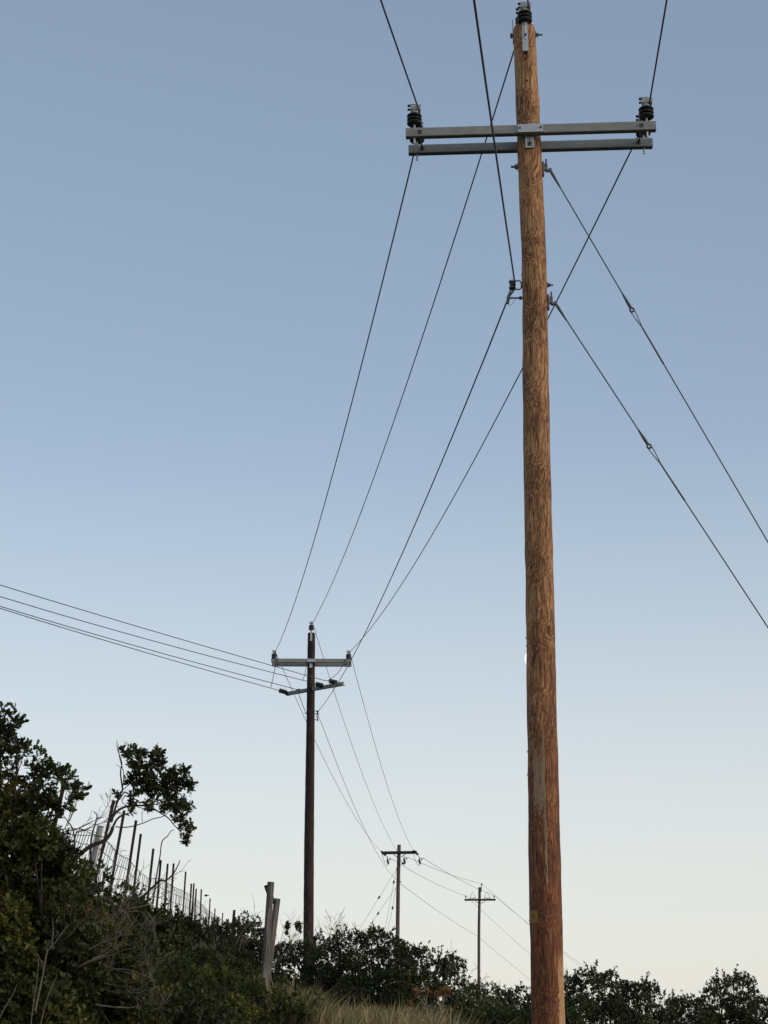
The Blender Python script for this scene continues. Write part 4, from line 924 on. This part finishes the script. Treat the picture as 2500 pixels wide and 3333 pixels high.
# low green brush in the foreground
shrub('low yellow-green brush at the bottom, left of the dry grass', [(470, 3200), (560, 3150), (640, 3160), (720, 3165), (800, 3195), (850, 3222), (900, 3250), (960, 3270), (1020, 3310)], 15.5, .20, .6, 46, .045, 8, LOB, 'leaf_low', (.1, .85), .12, 15, 3430, 10, None, .25, gap=.3, name='low_shrub', group='low brush in the foreground')
shrub('low dark brush in the bottom middle, between the left tangle and the yellow-green brush', [(400, 3230), (480, 3200), (560, 3210), (640, 3250), (720, 3270), (800, 3290)], 13, .2, .5, 46, .045, 8, LOB, 'leaf', (.1, .7), .12, 14, 3430, 6, None, .25, gap=.3, name='low_shrub', group='low brush in the foreground')
shrub('low grey-green brush at the bottom right of the dry grass, left of the near pole', [(1480, 3300), (1540, 3290), (1600, 3296), (1680, 3290), (1740, 3300), (1830, 3290), (1900, 3300)], 22, .22, .6, 40, .045, 8, OVL, 'leaf_low', (.0, .4), .12, 10, 3430, 6, None, .3, gap=.3, name='low_shrub', group='low brush in the foreground')

# ------------------------------------------------------------------ dry grass (stuff)
def grass():
    V = []; N = 10500; tone = []
    tplf = [[0, 1, 3, 2], [2, 3, 5, 4], [4, 5, 7, 6]]
    out = np.zeros((N, 8, 3)); k = 0
    while k < N:
        Y = random.uniform(15.5, 23.5); px = random.triangular(760, 1520, 960) if random.random() < .8 else random.uniform(500, 1750)
        p = at(px, 3320, Y); gx = p.x; z = ground_z(gx, Y)
        target = interp([500, 800, 850, 930, 1000, 1100, 1200, 1330, 1450, 1520, 1600, 1800], [3270, 3258, 3205, 3202, 3246, 3272, 3262, 3275, 3282, 3325, 3335, 3345], px)
        topz = at(px, target + 26 * mnoise.noise((gx * 2.2, 3, Y * .2)) + abs(random.gauss(0, 44 if px < 1020 else 60)) - (random.choice((10, 25, 40, 60)) if random.random() < .06 else 4), Y).z; H = min(max(topz - z, .12), 1.3)
        if mnoise.noise((gx * 3.2, Y * 1.4, 0)) < (-.12 if px < 1020 else .02) and random.random() < .85: continue
        lean = Vector((random.gauss(.02, .17), random.gauss(0, .12), 0)); wd = random.uniform(.002, .0056); a = random.uniform(0, 3.14); wv = Vector((math.cos(a), math.sin(a), 0)) * wd
        head = random.random() < .22
        for i, (f_, ww) in enumerate(((0, 1), (.45, .9), (.85, 2.2 if head else .6), (1, .15))):
            c = Vector((gx, Y, z)) + lean * (H * f_ * f_ * 1.3) + UP * H * f_
            out[k, 2 * i] = c - wv * ww; out[k, 2 * i + 1] = c + wv * ww
        tone.append(min(1, max(0, random.gauss(.48 + (.2 if head else 0) + .25 * mnoise.noise((gx * 4, Y, 5)) - (.2 if px < 1000 else 0), .22)))); k += 1
    o = mesh_np('dry_grass', out, tplf, 8, N, np.array(tone), M['straw'], None, loc=(0, 20, 1.2))
    tag(o, 'tall straw-coloured dry grass on the bank below the bushes', 'grass', kind='stuff')
    # ground cover of short green and dry blades under everything
    N2 = 26000; out = np.zeros((N2, 6, 3)); tone = []
    for k in range(N2):
        Y = 9 + 50 * random.random() ** 1.6; x = random.uniform(-.26, .26) * Y * 1.05; z = ground_z(x, Y); H = random.uniform(.08, .34)
        lean = Vector((random.gauss(0, .25), random.gauss(0, .25), 0)) * H; wd = random.uniform(.003, .008); a = random.uniform(0, 3.14); wv = Vector((math.cos(a), math.sin(a), 0)) * wd
        for i, (f_, ww) in enumerate(((0, 1), (.55, .8), (1, .1))):
            c = Vector((x, Y, z - .01)) + lean * f_ * f_ + UP * H * f_; out[k, 2 * i] = c - wv * ww; out[k, 2 * i + 1] = c + wv * ww
        tone.append(random.uniform(0, .8))
    o = mesh_np('ground_cover', out, [[0, 1, 3, 2], [2, 3, 5, 4]], 6, N2, np.array(tone), M['leaf_low'], None, loc=(0, 18, 1.0))
    tag(o, 'short green ground cover between the shrubs', 'ground cover', kind='stuff')
grass()

# ------------------------------------------------------------------ dried flower-head weed
YW = 13.2
def z7(x, y, Y=YW): return at(1000 + x * .3014, 3000 + y * .3014, Y)
def weed(label, strokes, heads, r=.006):
    p0 = z7(*strokes[0][0]); p0.z = ground_z(p0.x, YW)
    t = thing('dried_weed', p0, label, 'plant', 'dried weeds with brown heads'); m = MB()
    for P in strokes:
        pts = smoothp([z7(*q) for q in P], 4)
        if P[0][1] > 1080: pts = [Vector((pts[0].x, YW, ground_z(pts[0].x, YW) - .03))] + pts
        k = len(pts); m.tube(pts, [r * (1 - .55 * i / (k - 1)) for i in range(k)], 6)
        for i in range(2, k - 1, 3):
            d = Vector((random.uniform(-1, 1), random.uniform(-.5, .5), random.uniform(-.2, .8))).normalized(); m.tube([pts[i], pts[i] + d * .025, pts[i] + d * .05 + UP * .01], [.003, .004, .0008], 4)
    m.build('stem', M['weedstem'], t, smooth=True)
    for (x, y, s) in heads:
        c = z7(x, y); h = MB()
        for _ in range(26):
            d = Vector((random.gauss(0, 1), random.gauss(0, 1), random.gauss(.3, .7))).normalized(); h.tube([c, c + d * s * .38, c + d * s * random.uniform(.55, .85)], [s * .16, s * .20, s * .03], 4)
        h.build('flower_head', M['head'], t)
weed('tall dried weed with a large brown head, rightmost of the two beside the grass', [[(1400, 1110), (1430, 1040), (1450, 960), (1470, 870), (1480, 780)], [(1440, 960), (1425, 870), (1405, 790)], [(1440, 1000), (1480, 960), (1495, 940)]], [(1485, 750, .07), (1516, 768, .035), (1403, 778, .045), (1462, 735, .03), (1503, 726, .03)], .008)
weed('forked dried weed with small brown heads, left of the large-headed one', [[(1350, 1110), (1310, 1030), (1285, 960), (1260, 890), (1225, 840), (1185, 790)], [(1270, 910), (1285, 850), (1295, 780)], [(1300, 1010), (1290, 960), (1310, 900)], [(1280, 1095), (1200, 1040), (1150, 1000), (1115, 950), (1095, 910)]], [(1180, 755, .05), (1300, 755, .052), (1110, 885, .042), (1290, 740, .03), (1160, 765, .03)], .007)

# ------------------------------------------------------------------ a small bird far off
bc = at(672, 2916, 60)
bird = MB().lathe(bc - Vector((.09, 0, 0)), (1, 0, .1), [(0, 0), (.012, .02), (.028, .06), (.026, .11), (.014, .15), (.016, .165), (0, .19)], 8)
for sg in (-1, 1):
    b = len(bird.v); bird.v += [bc + Vector((.03, 0, .01)), bc + Vector((-.03, 0, .01)), bc + Vector((-.04, sg * .12, .045)), bc + Vector((.01, sg * .13, .05)), bc + Vector((-.03, sg * .2, .03))]
    bird.f += [(b, b + 1, b + 2, b + 3), (b + 3, b + 2, b + 4)]
tag(bird.build('bird', M['black'], None, loc=bc), 'tiny dark bird flying above the ridge between fence and posts', 'bird')
